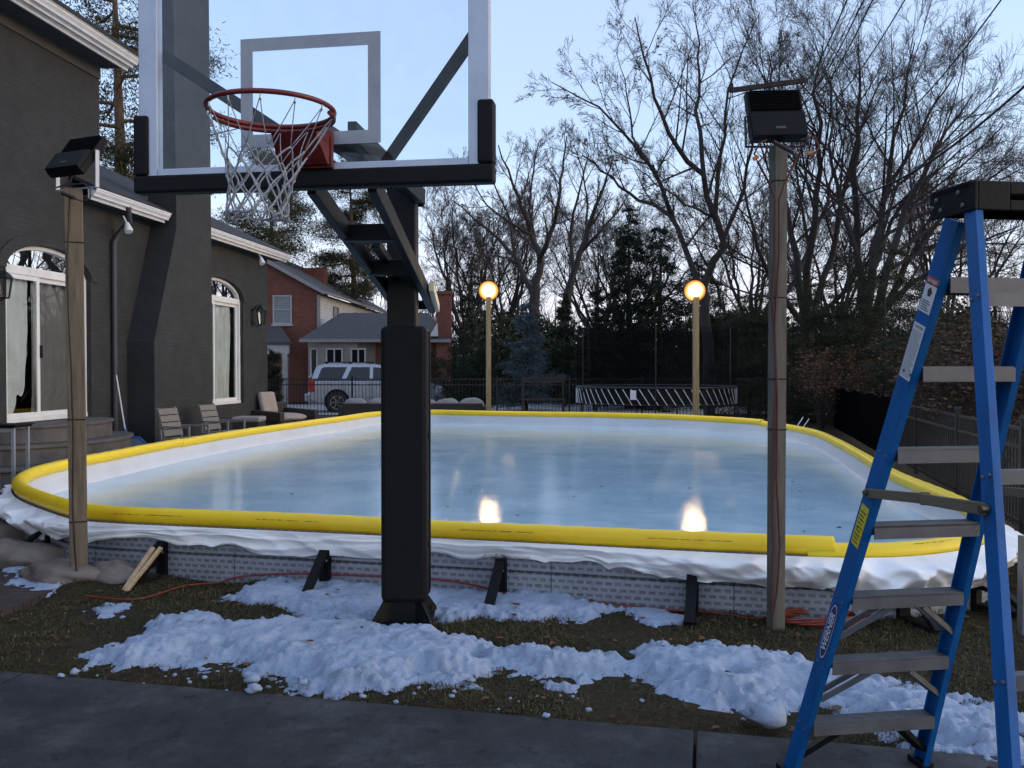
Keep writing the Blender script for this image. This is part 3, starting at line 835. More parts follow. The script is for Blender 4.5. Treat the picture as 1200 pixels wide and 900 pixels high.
# outside: the loose edge hangs in folds, thickest round the corners
def bump1(i, width):
    d = np.minimum((np.arange(nC) - i) % nC, (i - np.arange(nC)) % nC) * STEP
    return np.exp(-(d / width) ** 2)
bunch = bump1(near_index(26, 572), 1.25) + .8 * bump1(near_index(60, 592), .7) + .95 * bump1(near_index(1150, 620), 1.2) + .55 * bump1(near_index(985, 642), 1.0) + .5 * bump1(near_index(1060, 642), .6) + .30 * bump1(near_index(805, 637), .6)
bunch = np.clip(bunch, 0, 1.15)
S4 = S
rows = 30
L_ = []
drop = .135 + .05 * (fbm(S * .7, S * 0 + 9, 25, 3) - .5) * 2 + .10 * bunch
def ridge(x, y, seed, oct=2, gain=.4):
    return 1 - np.abs(2 * fbm(x, y, seed, oct, gain) - 1)
hem = (ridge(S * 2.6, S * 0 + 1, 27, 2) - .6) * .05
for r_ in range(rows):
    v = r_ / (rows - 1)
    warp = (fbm(S * .8, S * 0 + v * .4, 35, 2) - .5) * 1.6
    # long slack folds slanting along the straight side
    g1 = ridge(S * .95 + v * 1.5 + warp, S * 0 + v * 2.3 + S * .12, 45)
    g2 = ridge(S * 2.3 - v * 1.1 + warp * 2, S * 0 + v * 1.3, 46)
    # gathered folds, radiating down round the corners
    c1_ = ridge(S * 3.6 + v * .9 + warp * 1.5, S * 0 + v * .9, 55)
    c2_ = ridge(S * 7.0 - v * 1.6 + warp * 2, S * 0 + v * 1.6, 56)
    puff = math.sin(PI * min(1, v * 1.04)) ** .8
    env = min(1, v * 4)
    off = .073 + env * (1 - .6 * bunch) * ((g1 - .6) * .066 + (g2 - .6) * .036) + bunch * env * (puff * .12 + (c1_ - .55) * .17 + (c2_ - .6) * .085)
    off = np.maximum(off, .058)
    z = RIM_Z - .045 - v * (drop + hem * (.5 + v)) + env * ((1 - bunch) * (g1 - .6) * .034 + bunch * (c1_ - .6) * .07)
    L_.append(ring(off, z))
# tuck the edge back under
L_.append(ring(np.full(nC, .058), L_[-1][:, 2] + .03))
loft(L_).build('outer_liner', M['liner_out'], rink, smooth=180)
# --- ice
def ice_mat():
    m, nt, b = _nodes('ice'); L = nt.links.new
    g = N(nt, 'ShaderNodeNewGeometry')
    n1 = N(nt, 'ShaderNodeTexNoise', i_Scale=.8, i_Detail=9, i_Roughness=.68); L(g.outputs['Position'], n1.inputs['Vector'])
    r1 = ramp(nt, [(.3, (.28, .47, .58)), (.5, (.39, .58, .70)), (.72, (.58, .74, .83))]); L(n1.outputs['Fac'], r1.inputs[0])
    L(r1.outputs[0], b.inputs['Base Color'])
    n2 = N(nt, 'ShaderNodeTexNoise', i_Scale=26, i_Detail=4, i_Roughness=.6); L(g.outputs['Position'], n2.inputs['Vector'])
    n3 = N(nt, 'ShaderNodeTexNoise', i_Scale=1.2, i_Detail=2); L(g.outputs['Position'], n3.inputs['Vector'])
    ad = N(nt, 'ShaderNodeMath', operation='MULTIPLY_ADD'); ad.inputs[1].default_value = 3.0; L(n3.outputs['Fac'], ad.inputs[0]); L(n2.outputs['Fac'], ad.inputs[2])
    n4 = N(nt, 'ShaderNodeTexNoise', i_Scale=48, i_Detail=1); L(g.outputs['Position'], n4.inputs['Vector'])
    r4 = ramp(nt, [(.64, (0, 0, 0)), (.76, (1, 1, 1))]); L(n4.outputs['Fac'], r4.inputs[0])
    am = N(nt, 'ShaderNodeMath', operation='MULTIPLY_ADD'); am.inputs[1].default_value = 2.2; L(r4.outputs[0], am.inputs[0]); L(ad.outputs[0], am.inputs[2])
    bp = N(nt, 'ShaderNodeBump', i_Strength=.17, i_Distance=.010); L(am.outputs[0], bp.inputs['Height']); L(bp.outputs['Normal'], b.inputs['Normal'])
    r2 = ramp(nt, [(.3, (.02, .02, .02)), (.8, (.07, .07, .07))]); L(n1.outputs['Fac'], r2.inputs[0]); L(r2.outputs[0], b.inputs['Roughness'])
    b.inputs['IOR'].default_value = 1.31
    b.inputs['Specular IOR Level'].default_value = .8
    return m
M['ice'] = ice_mat()
ic = MB(); E = ring(-.075, ICE_Z)[::8]
ic.add(list(map(tuple, E)) , [tuple(range(len(E)))])
ice = ic.build('ice_surface', M['ice'], rink)
for p in ice.data.polygons:
    if p.normal.z < 0: p.flip()
# small dark bits frozen into the ice
db = MB(); rng = random.Random(12)
for k in range(70):
    px = rng.uniform(330, 1040); py = 505 + 120 * rng.random() ** 1.4
    p = on(px, py, ICE_Z)
    if poly_sd(np.array([p.x]), np.array([p.y]), RPOLY)[0] < .5: continue
    leaf(db, p + Vector((0, 0, .006)), rng.uniform(.01, .032), rng, .1)
tag(db.build('debris', M['dead_leaf'], recalc=False), 'dark leaf bits lying on the pale ice', 'debris', kind='stuff')
# --- brackets along the near boards
def bracket(px, py, wooden=False, flat=False):
    i = near_index(px, py)
    c = Vector(C[i]); n = Vector(OUT[i]); t = Vector(T[i])
    b = c + n * .060; mb = MB()
    top = b.copy(); top.z = .30; bot = b.copy(); bot.z = -.02
    mb.bar(bot + n * .02, top + n * .02, .085, .04, up=n)
    mb.bar(top + n * .045 - Vector((0, 0, .02)), b + n * .36 + Vector((0, 0, .02 - b.z)), .07, .035, up=n)
    mb.bar(Vector((b.x, b.y, .02)) + n * .04, Vector((b.x, b.y, .02)) + n * .36, .085, .03)
    mb.bar(Vector((b.x, b.y, .15)) + n * .03, Vector((b.x, b.y, .12)) + n * .2, .02, .03)
    o = mb.build('bracket', M['black_plastic'], rink, bevel=.004)
    hs = MB()
    for q in (.22, .27):
        MB().lathe([(.009, 0), (.009, .006), (.003, .009)], Vector((b.x, b.y, q)) + n * .041 + t * .02, 8, n).build('screw_head', M['grey_alu'], o)
    return b, n, t
BR = []
for px, py in [(70, 592), (200, 607), (386, 616), (592, 625), (813, 636), (1050, 642), (1135, 632), (1140, 595)]:
    BR.append(bracket(px, py))
for k in [near_index(967, 510), near_index(760, 487.5), near_index(560, 484), near_index(280, 508), near_index(104, 540)]:
    pass
b, n, t = BR[1]
sk = MB()
p0 = Vector((b.x, b.y, .27)) + n * .13; p1 = Vector((b.x, b.y, .01)) + n * .46 - t * .02
sk.bar(p0, p1, .035, .03, up=n); sk.bar(p0 + t * .055 - n * .02, p1 + t * .03 + n * .02, .03, .025, up=n)
tag(sk.build('wooden_stake', M['wood_pale'], origin=p1, bevel=.003), 'split pale wooden stake leaning on a black rink bracket', 'stake')

# --- sandbags against the left corner
def sandbag(px, py, rx, ry, rz, rot, label, z=.0):
    p = on(px, py); mb = MB().blob((0, 0, 0), (rx, ry, rz), 30, 16, int(px), .22, 2.4)
    for i, v in enumerate(mb.v):
        x, y, zz = v
        pin = 1 - .45 * (abs(x) / rx) ** 4
        mb.v[i] = (x, y * pin, max(zz, -rz * .55))
    o = mb.build('sandbag', M['sandbag'], smooth=180)
    o.location = (p.x, p.y, rz * .5 + z); o.rotation_euler = (0, R(3), R(rot))
    return tag(o, label, 'sandbag', 'sandbags against the rink corner')
sandbag(28, 664, .42, .24, .15, 12, 'tan plastic sandbag under the bunched liner, away from the wooden post')
sandbag(78, 684, .36, .2, .12, -8, 'tan plastic sandbag left of the wooden floodlight post base')
sandbag(132, 683, .27, .17, .11, -24, 'short tan plastic sandbag right of the wooden floodlight post base')
sandbag(-18, 640, .4, .25, .16, 4, 'dark tan sandbag on the pavers by the table leg')

# --- extension cords
def cord(pts, r, m, label, name='extension_cord', n=6, group=None, cat='cord', sub=6):
    P = [Vector(p) for p in pts]; out = []
    for i in range(len(P) - 1):
        a, b2, c2, d2 = P[max(i - 1, 0)], P[i], P[i + 1], P[min(i + 2, len(P) - 1)]
        for k in range(sub):
            q = k / sub
            out.append(.5 * ((2 * b2) + (c2 - a) * q + (2 * a - 5 * b2 + 4 * c2 - d2) * q * q + (-a + 3 * b2 - 3 * c2 + d2) * q ** 3))
    out.append(P[-1])
    o = MB().tube(out, r, n).build(name, m, origin=P[0], smooth=60)
    return tag(o, label, cat, group)
def gp(px, py, h=.015):
    p = on(px, py); s = max(0, float(snow_at(np.array([p.x]), np.array([p.y]))[0]))
    return Vector((p.x, p.y, float(gz(p.x, p.y)) + s + h))
def bp_(px, py_rim, z, out=.075):
    i = near_index(px, py_rim); return Vector(C[i] + OUT[i] * out) * 1 - Vector((0, 0, C[i][2] - z))
cord([gp(100, 700), gp(160, 704), gp(215, 690), gp(255, 684), bp_(290, 611, .06, .11), bp_(345, 614, .10), bp_(420, 617, .115), bp_(500, 621, .125), bp_(555, 623, .10), bp_(610, 626, .05, .1), bp_(700, 631, .035, .10), bp_(790, 635, .02, .11), gp(840, 724), gp(885, 728), gp(905, 722)], .0075, M['cord_red'], 'long red extension cord running along the foot of the rink boards')
coil = []
rng = random.Random(2); cc = on(962, 731)
for k in range(120):
    a = k / 120 * 2 * PI * 6.3; rr = 1 + .16 * math.sin(k * .37) + rng.uniform(-.05, .05)
    coil.append((cc.x + .30 * rr * math.cos(a), cc.y + .13 * rr * math.sin(a), float(gz(cc.x, cc.y)) + .03 + k * .0004 + .012 * math.sin(k * .7)))
cord(coil, .0075, M['cord_red'], 'loose coil of red extension cord at the foot of a wooden post', 'cord_coil', sub=3)
# ================================================================= basketball hoop
YAW = R(9)
HR = Vector((math.cos(YAW), -math.sin(YAW), 0)); HN = Vector((-math.sin(YAW), -math.cos(YAW), 0)); ZZ = Vector((0, 0, 1))
BC = Vector((-.94, 4.13, 0))
def hb(s, n, z):
    """board coordinates: s along the board, n towards the court, z height"""
    return BC + HR * s + HN * n + ZZ * z
PX, PY = -.697, 5.75
hoop = empty('basketball_hoop', (PX, PY, 0), 'in-ground basketball hoop with clear backboard, red rim and black padded post', 'basketball hoop')
mb = MB(); mb.box((PX - .01, PY, 1.43), (.185, .185, 2.82)); mb.build('post', M['black_metal'], hoop, bevel=.012)
mb = MB(); mb.box((PX - .01, PY, 2.85), (.215, .215, .03))
for s in (-1, 1):
    mb.lathe([(.018, 0), (.018, .035), (.01, .04)], (PX - .01 + s * .10, PY - .02, 2.74), 8, (s, 0, 0))
mb.build('post_cap', M['black_metal'], hoop, bevel=.004)
pad = MB(); pad.box((PX + .01, PY, 1.07), (.295, .30, 1.76)); pad_o = pad.build('post_pad', M['black_pad'], hoop, bevel=.03)
sm_ = MB(); sm_.mm(PX + .158, PX + .164, PY - .005, PY + .005, .22, 1.92)
for q in (.55, 1.25): sm_.box((PX + .162, PY - .03, q), (.012, .08, .03))
sm_.build('seam', M['black_plastic'], pad_o)
mb = MB(); mb.box((PX, PY, .045), (.36, .36, .025))
for sx_, sy_ in ((1, 1), (1, -1), (-1, 1), (-1, -1)):
    c = Vector((PX + sx_ * .075, PY + sy_ * .075, 0)); o_ = Vector((sx_, sy_, 0)).normalized(); t_ = Vector((-o_.y, o_.x, 0)) * .007
    mb.prism([c + ZZ * .06 - t_, c + o_ * .16 + ZZ * .06 - t_, c + o_ * .15 + ZZ * .09 - t_, c + o_ * .02 + ZZ * .25 - t_], t_ * 2)
    mb.lathe([(.014, 0), (.014, .05), (.02, .05), (.02, .065)], (PX + sx_ * .15, PY + sy_ * .15, .03), 8)
mb.build('base_plate', M['black_metal'], hoop)
# parallel arms
def arm(s, zf, zb, ext=0):
    a = hb(s, -.10, zf); b = Vector((PX - .01 + (.125 if s > 0 else -.125), PY, zb))
    b = b + (b - a).normalized() * ext
    MB().bar(a, b, .045, .10).build('arm', M['black_metal'], hoop, bevel=.005)
    return a, b
AR = arm(.27, 2.56, 2.22, .48); AL = arm(-.03, 2.56, 2.22, .48)
UR = arm(.17, 2.80, 2.79); UL = arm(.03, 2.80, 2.79)
for k, w_, h_ in ((.32, .12, .09), (.60, .12, .09), (.985, .05, .06)):
    MB().bar(AL[0].lerp(AL[1], k), AR[0].lerp(AR[1], k), w_, h_).build('cross_bar', M['black_metal'], hoop, bevel=.004)
mb = MB(); mb.bar(AL[0].lerp(AR[0], .5) + Vector((.02, .9, -.16)), AL[1].lerp(AR[1], .5) + Vector((0, .02, .02)), .05, .05)
mb.build('lift_strut', M['black_metal'], hoop, bevel=.003)
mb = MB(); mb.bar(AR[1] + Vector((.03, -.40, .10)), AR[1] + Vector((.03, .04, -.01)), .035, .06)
mb.build('height_crank', mat('crank_lamplit', (.72, .62, .40), .35, 0, .1, 9), hoop, bevel=.003)  # warm cream colour stands in for lamplight falling on this piece
# backboard
HW, Z0, Z1 = .85, 2.535, 3.72
fw = .095; bb = MB()
def fbar(s0, s1, z0, z1, n0=-.035, n1=.018):
    bb.hexa([hb(s0, n0, z0), hb(s1, n0, z0), hb(s1, n1, z0), hb(s0, n1, z0), hb(s0, n0, z1), hb(s1, n0, z1), hb(s1, n1, z1), hb(s0, n1, z1)])
fbar(-HW, -HW + fw, Z0, Z1); fbar(HW - fw, HW, Z0, Z1)
fbar(-HW + fw, HW - fw, Z0, Z0 + fw); fbar(-HW + fw, HW - fw, Z1 - fw, Z1)
frame_o = bb.build('backboard_frame', M['board_frame'], hoop, bevel=.004)
g_ = MB(); g_.hexa([hb(-HW + fw - .002, -.004, Z0 + fw - .002), hb(HW - fw + .002, -.004, Z0 + fw - .002), hb(HW - fw + .002, .006, Z0 + fw - .002), hb(-HW + fw - .002, .006, Z0 + fw - .002),
         hb(-HW + fw - .002, -.004, Z1 - fw + .002), hb(HW - fw + .002, -.004, Z1 - fw + .002), hb(HW - fw + .002, .006, Z1 - fw + .002), hb(-HW + fw - .002, .006, Z1 - fw + .002)])
g_.build('backboard_glass', M['board_glass'], hoop)
bb = MB(); lw = .06; n0, n1 = .008, .0095
a0, a1, c0, c1 = -.335, .345, 2.715, 3.222
fbar(a0, a0 + lw, c0, c1, n0, n1); fbar(a1 - lw, a1, c0, c1, n0, n1); fbar(a0 + lw, a1 - lw, c0, c0 + lw, n0, n1); fbar(a0 + lw, a1 - lw, c1 - lw, c1, n0, n1)
bb.build('target_square', M['white_line'], hoop)
bb = MB(); fbar(-HW - .022, HW + .022, Z0 - .02, Z0 + .064, -.05, .034)
fbar(-HW - .022, -HW + .052, Z0 + .064, 2.885, -.05, .034); fbar(HW - .052, HW + .022, Z0 + .064, 2.885, -.05, .034)
bb.build('backboard_pad', M['black_pad'], hoop, bevel=.012)
for s, zt in ((-.775, 3.20), (.765, 3.20)):
    br = MB(); br.bar(hb(s, -.06, zt), hb(.12 + (.10 if s > 0 else -.14), -.42, 2.70), .035, .055)
    b_o = br.build('brace', M['black_metal'], hoop, bevel=.003)
    MB().lathe([(.022, 0), (.022, .03), (.012, .035)], hb(s, -.07, zt), 8, HN * -1).build('bolt', M['grey_alu'], b_o)
# rim
RC = hb(0, .42, 2.76); RR = .258
rim = MB().tube([RC + HR * (RR * math.cos(a)) + HN * (RR * math.sin(a)) for a in [2 * PI * k / 64 for k in range(64)]], .0105, 10, closed=True)
rim.tube([RC - ZZ * .022 + HR * (RR * .985 * math.cos(a)) + HN * (RR * .985 * math.sin(a)) for a in [PI + PI * (k / 24) for k in range(25)]], .010, 8)
for k in range(16):
    pass
fl = []
for k in range(25):
    a = PI * 1.04 + PI * .92 * k / 24
    fl.append((RC + HR * (RR * math.cos(a)) + HN * (RR * math.sin(a))))
for i in range(24):
    p, q = fl[i], fl[i + 1]
    rim.hexa([p - ZZ * .03, q - ZZ * .03, q * .997 + RC * .003 - ZZ * .03 + (q - RC) * .03, p * .997 + RC * .003 - ZZ * .03 + (p - RC) * .03, p, q, q + (q - RC) * .03, p + (p - RC) * .03])
rim_o = rim.build('rim', M['rim_red'], hoop, smooth=50)
rb = MB()
rb.hexa([hb(-.135, .02, 2.60), hb(.125, .02, 2.60), hb(.125, .045, 2.60), hb(-.135, .045, 2.60), hb(-.135, .02, 2.775), hb(.125, .02, 2.775), hb(.125, .045, 2.775), hb(-.135, .045, 2.775)])
rb.hexa([hb(-.125, .045, 2.61), hb(.115, .045, 2.61), hb(.115, .07, 2.61), hb(-.125, .07, 2.61), hb(-.125, .045, 2.745), hb(.115, .045, 2.745), hb(.10, .185, 2.735), hb(-.11, .185, 2.735)])
rb.build('rim_bracket', M['rim_red'], rim_o, bevel=.004)
NK = 12
for k in range(NK):
    a = 2 * PI * (k + .5) / NK
    p = RC + HR * (RR * math.cos(a)) + HN * (RR * math.sin(a)) - ZZ * .012
    MB().tube([p + ZZ * .004, p - ZZ * .016, p - ZZ * .022 + (RC - p) * .03], .0035, 5).build('net_hook', M['grey_alu'], rim_o)
# net: long loops, then narrowing diamonds, pulled a little to one side
net = MB(); rng = random.Random(8)
levels = [(0, 1.0), (.165, .68), (.215, .59), (.265, .53), (.315, .49), (.365, .47), (.415, .47)]
def npt(i, lv, jit=0):
    dz, f = levels[lv]
    a = 2 * PI * (i + (0 if lv % 2 == 0 else .5) + .5) / NK
    p = RC + HR * (RR * f * math.cos(a)) + HN * (RR * f * math.sin(a)) - ZZ * (dz + .018)
    p += HR * (-.06 * (dz / .44) ** .8) + HN * (.03 * dz)
    h = random.Random(lv * 50 + i % NK)
    return p + Vector((h.uniform(-1, 1), h.uniform(-1, 1), h.uniform(-1, 1))) * (.005 if lv else 0)
for lv in range(len(levels) - 1):
    for i in range(NK):
        for sgn in (0, 1):
            j = i if lv % 2 == 0 else i + 1
            a = npt(i, lv); b = npt(j - sgn, lv + 1)
            mid = (a + b) / 2 + Vector((rng.uniform(-1, 1), rng.uniform(-1, 1), rng.uniform(-1, 1))) * .012 + (RC - ZZ * 0 - a) * .03 * Vector((1, 1, 0)).length / 10
            n_ = 5
            P = [a * (1 - t) ** 2 + mid * (2 * t * (1 - t)) + b * t * t for t in [k / n_ for k in range(n_ + 1)]]
            net.tube(P, .0022 if lv == 0 else .0042, 5)
for i in range(NK):
    for lv in range(2, len(levels)):
        p = npt(i, lv); net.blob(p, (.007, .007, .009), 6, 5, i)
    a, b = npt(i, 6), npt(i + 1, 6)
    net.tube([a, (a + b) / 2 - ZZ * .012, b], .004, 5)
    for s in (-.4, .3):
        net.tube([a, a + Vector((s * .02, .01, -.03))], .004, 5)
net.build('net', M['net'], rim_o, smooth=180)

# ================================================================= stepladder
lad = empty('stepladder', (1.30, 3.0, 0), 'blue fiberglass stepladder standing on the driveway with silver steps', 'ladder')
def LF(n):  # left front rail's inner face at step n
    return Vector((1.182 + .0312 * (n - 1), 3.50 - .113 * (n - 1), .281 * n))
def RF(n):
    return Vector((1.696 - .0045 * (n - 1), 3.575 - .117 * (n - 1), .281 * n))
WD = (RF(4) - LF(4)).normalized()
def chan(p0, p1, a, depth, flange, t):
    """C channel: web on the -a side, flanges pointing to +a"""
    d = (p1 - p0).normalized(); a = (a - d * a.dot(d)).normalized(); b = d.cross(a).normalized()
    h = depth / 2
    prof = [(-flange, -h), (0, -h), (0, -h + t), (-flange + t, -h + t), (-flange + t, h - t), (0, h - t), (0, h), (-flange, h)]
    return MB().prism([p0 + a * x + b * y for x, y in prof], p1 - p0), d, a, b
NT = 7.62
c1_, dL, aL, bL = chan(LF(0.02), LF(NT), WD, .074, .028, .006)
lf_rail = c1_.build('front_rail', M['ladder_blue'], lad, bevel=.0015)
c2_, _, _, _ = chan(RF(0.02), RF(NT), -WD, .074, .028, .006)
c2_.build('front_rail', M['ladder_blue'], lad, bevel=.0015)
TB = LF(NT)
rl0 = Vector((1.073, 1.76, 0.02)); rl1 = Vector((1.328, 2.535, 2.14))
rr1 = RF(NT) + (rl1 - LF(NT)) + WD * -.05; rr0 = rl0 + WD * .66
c3_, dR, aR, bR = chan(rl0, rl1, WD, .050, .024, .005)
rl_rail = c3_.build('rear_rail', M['ladder_blue'], lad, bevel=.0015)
c4_, _, _, _ = chan(rr0, rr1, -WD, .050, .024, .005)
c4_.build('rear_rail', M['ladder_blue'], lad, bevel=.0015)
for p, a in ((LF(.0), WD), (RF(.0), -WD), (rl0, WD), (rr0, -WD)):
    MB().box(p + Vector((0, 0, .022)) - a * .018, (.055, .105, .04), rz=math.atan2(WD.y, WD.x)).build('rubber_foot', M['black_plastic'], lad, bevel=.004)
tread = Vector((-WD.y, WD.x, 0))
for n in range(1, 8):
    st_ = MB(); a, b = LF(n), RF(n)
    a = a + WD * .001; b = b - WD * .001
    st_.bar(a - ZZ * .006, b - ZZ * .006, .082, .006)
    st_.bar(a - tread * .039 - ZZ * .026, b - tread * .039 - ZZ * .026, .004, .046)
    st_.bar(a + tread * .039 - ZZ * .026, b + tread * .039 - ZZ * .026, .004, .046)
    for k in range(-3, 4):
        st_.bar(a + tread * k * .0115 - ZZ * .001, b + tread * k * .0115 - ZZ * .001, .0042, .005)
    so_ = st_.build('step', M['ladder_alu'], lad)
    if n <= 3:
        m = M['black_plastic'] if n == 1 else M['ladder_alu']
        for (p, q, s) in ((a, LF(n - .62), 1), (b, RF(n - .62), -1)):
            e = p + WD * s * (.16 if n > 1 else .13) - ZZ * .05
            kb = MB()
            for tt in ((-.028, .028) if n > 1 else (0,)):
                kb.bar(q + WD * s * .004 + tread * tt, e + tread * tt, .014 if n > 1 else .05, .02)
            if n > 1: kb.bar(e - tread * .03, e + tread * .03, .016, .012)
            kb.build('knee_brace', m, so_)
for z in (1.87, 1.40, .93, .46):
    t = (z - rl0.z) / (rl1.z - rl0.z)
    p, q = rl0.lerp(rl1, t), rr0.lerp(rr1, t)
    hb_ = MB(); hb_.bar(p + WD * .0, q, .008, .036); hb_.bar(p + Vector((0, .014, .016)), q + Vector((0, .014, .016)), .028, .006)
    hb_.build('rear_bar', M['ladder_alu'], lad)
# rivets on the rear rail and cap
def rivet(p, nrm, r=.006): MB().lathe([(r, 0), (r, .003), (r * .5, .005)], p, 8, nrm).build('rivet', M['ladder_alu'], lad)
for z in (1.87, 1.40, .93):
    t = (z - rl0.z) / (rl1.z - rl0.z); p = rl0.lerp(rl1, t) - aR * .024
    rivet(p + bR * .014, -aR); rivet(p - bR * .014, -aR)
for n in range(1, 8):
    p = LF(n) - aL * .028 - ZZ * .02
    rivet(p + bL * .02, -aL); rivet(p - bL * .02, -aL)
# top cap with handle slot
cf = LF(NT) - WD * .034; cr = rl1 - WD * .034
capw = (RF(NT) - LF(NT)).length + .09
cz0, cz1 = 2.128, 2.210
depth_dir = (Vector((cf.x, cf.y, 0)) - Vector((cr.x, cr.y, 0))).normalized()
depth_dir = Vector((-WD.y, WD.x, 0)).normalized()
c00 = Vector((cr.x, cr.y, 0)) - depth_dir * .035; dlen = .205
cp = MB()
def capbox(s0, s1, t0, t1, z0, z1):
    f = lambda s, t, z: c00 + WD * s + depth_dir * t + ZZ * z
    cp.hexa([f(s0, t0, z0), f(s1, t0, z0), f(s1, t1, z0), f(s0, t1, z0), f(s0, t0, z1), f(s1, t0, z1), f(s1, t1, z1), f(s0, t1, z1)])
WDf = WD.copy(); WD.z = 0; WD.normalize()
capbox(0, capw, .016, dlen - .012, cz1 - .02, cz1 + .004)
capbox(0, .012, .0, dlen, cz0, cz1); capbox(capw - .012, capw, .0, dlen, cz0, cz1)
capbox(.012, capw - .012, dlen - .012, dlen, cz0 + .01, cz1)
# near side with a slot
sl0, sl1 = capw * .30, capw * .52
capbox(.012, sl0, 0, .014, cz0, cz1); capbox(sl1, capw - .012, 0, .014, cz0, cz1)
capbox(sl0, sl1, 0, .014, cz0, cz0 + .030); capbox(sl0, sl1, 0, .014, cz0 + .046, cz1)
cap_o = cp.build('top_cap', M['black_plastic'], lad, bevel=.003)
for (t, z) in ((.05, cz0 + .02), (.07, cz0 + .06), (.15, cz0 + .022), (.17, cz0 + .056), (.188, cz0 + .035)):
    rivet(c00 + depth_dir * t + ZZ * z, -WD, .007)
# spreaders
for (F_, rA, rB, s) in ((LF, rl0, rl1, 1), (RF, rr0, rr1, -1)):
    p = F_(4.42) - WD * s * .038; t = 1.305 / 2.12; q = rA.lerp(rB, t) - WD * s * .036
    m = p.lerp(q, .52) + ZZ * .004 + WD * s * .02
    sp_ = MB(); sp_.bar(p, m, .012, .032); sp_.bar(m - WD * s * .012, q, .012, .032)
    sp_.lathe([(.02, -.012), (.02, .012)], m, 10, WD); sp_.lathe([(.012, -.01), (.012, .014)], q, 8, WD * -s); sp_.lathe([(.012, -.01), (.012, .014)], p, 8, WD * -s)
    sp_.build('spreader', M['bronze'], lad, bevel=.002)
# stickers on the outer web of the near front rail
SN = -aL; SU = dL; SR = SU.cross(SN).normalized()
def web(n, across, out=.0372):
    out = out - .008
    return LF(n) - aL * out + SR * across
def patch(n0, n1, w, m, name, out=.0372, parent=None):
    return MB().quad(web(n0, -w / 2, out), web(n0, w / 2, out), web(n1, w / 2, out), web(n1, -w / 2, out)).build(name, m, parent or lf_rail, recalc=False)
def text_part(txt, size, origin, xdir, ydir, m, name, parent, bold=0.0, width=None):
    cu = bpy.data.curves.new('lettering', 'FONT'); cu.body = txt; cu.size = size; cu.align_x = 'CENTER'; cu.align_y = 'CENTER'; cu.offset = bold; cu.resolution_u = 3
    ob = bpy.data.objects.new('lettering', cu); COL.objects.link(ob)
    bpy.context.view_layer.update()
    me = bpy.data.meshes.new_from_object(ob)
    bpy.data.objects.remove(ob)
    V = [Vector(v.co) for v in me.vertices]
    sx_ = 1
    if width:
        w_ = max(v.x for v in V) - min(v.x for v in V); sx_ = width / w_
    out = MB(); out.v = [tuple(origin + xdir * v.x * sx_ + ydir * v.y) for v in V]; out.f = [tuple(p.vertices) for p in me.polygons]
    bpy.data.meshes.remove(me)
    return out.build(name, m, parent, recalc=False)
s1_ = patch(6.62, 7.0, .062, M['sticker_white'], 'warning_sticker')
patch(6.92, 7.0, .060, M['sticker_red'], 'sticker_header', .0378, s1_)
text_part('DANGER', .016, web(6.96, 0, .0384), SR, SU, M['sticker_white'], 'sticker_lettering', s1_, .0004, .05)
ln = MB()
for k in range(5):
    n = 6.645 + k * .024; ln.quad(web(n, -.024, .038), web(n, .020 - .006 * (k % 3), .038), web(n + .010, .020 - .006 * (k % 3), .038), web(n + .010, -.024, .038))
ln.add([web(6.80, -.006, .038), web(6.80, .008, .038), web(6.85, .014, .038), web(6.90, .002, .038), web(6.86, -.012, .038)], [(0, 1, 2, 3, 4)])
ln.build('sticker_print', M['ink'], s1_, recalc=False)
s2_ = patch(5.86, 6.49, .062, M['sticker_white'], 'instruction_sticker')
text_part('CAUTION', .012, web(6.45, 0, .0380), SR, SU, M['ink'], 'sticker_lettering', s2_, .0003, .045)
ln = MB(); rng = random.Random(31)
for k in range(26):
    n = 5.885 + k * .0205; x1 = .026 - rng.random() * .014 * (rng.random() < .5)
    ln.quad(web(n, -.027, .038), web(n, x1, .038), web(n + .008, x1, .038), web(n + .008, -.027, .038))
ln.build('sticker_print', mat('ink_grey', (.20, .21, .23), .6), s2_, recalc=False)
s3_ = patch(3.70, 4.24, .050, M['sticker_yellow'], 'yellow_sticker')
ln = MB()
for k in range(9):
    n = 3.74 + k * .05; ln.quad(web(n, -.018, .038), web(n, .016 - .006 * (k % 2), .038), web(n + .016, .016 - .006 * (k % 2), .038), web(n + .016, -.018, .038))
ln.build('sticker_print', M['ink'], s3_, recalc=False)
def oval(n0, n1, w, out):
    nm, hn = (n0 + n1) / 2, (n1 - n0) / 2; P = []
    for k in range(36):
        a = 2 * PI * k / 36
        P.append(web(nm + hn * math.copysign(abs(math.sin(a)) ** .8, math.sin(a)), w / 2 * math.copysign(abs(math.cos(a)) ** .9, math.cos(a)), out))
    return P
lg = MB(); lg.add(oval(2.0, 2.86, .056, .0372), [tuple(range(36))]); lg_o = lg.build('logo_badge', M['sticker_navy'], lf_rail, recalc=False)
lg = MB(); o1, o2 = oval(2.03, 2.83, .050, .0376), oval(2.05, 2.81, .045, .0376)
lg.add(o1 + o2, [(k, (k + 1) % 36, 36 + (k + 1) % 36, 36 + k) for k in range(36)]); lg.build('logo_border', M['sticker_white'], lg_o, recalc=False)
text_part('WERNER', .040, web(2.43, 0, .0380), SU, -SR, M['sticker_white'], 'logo_lettering', lg_o, .001, .175)
WD = WDf

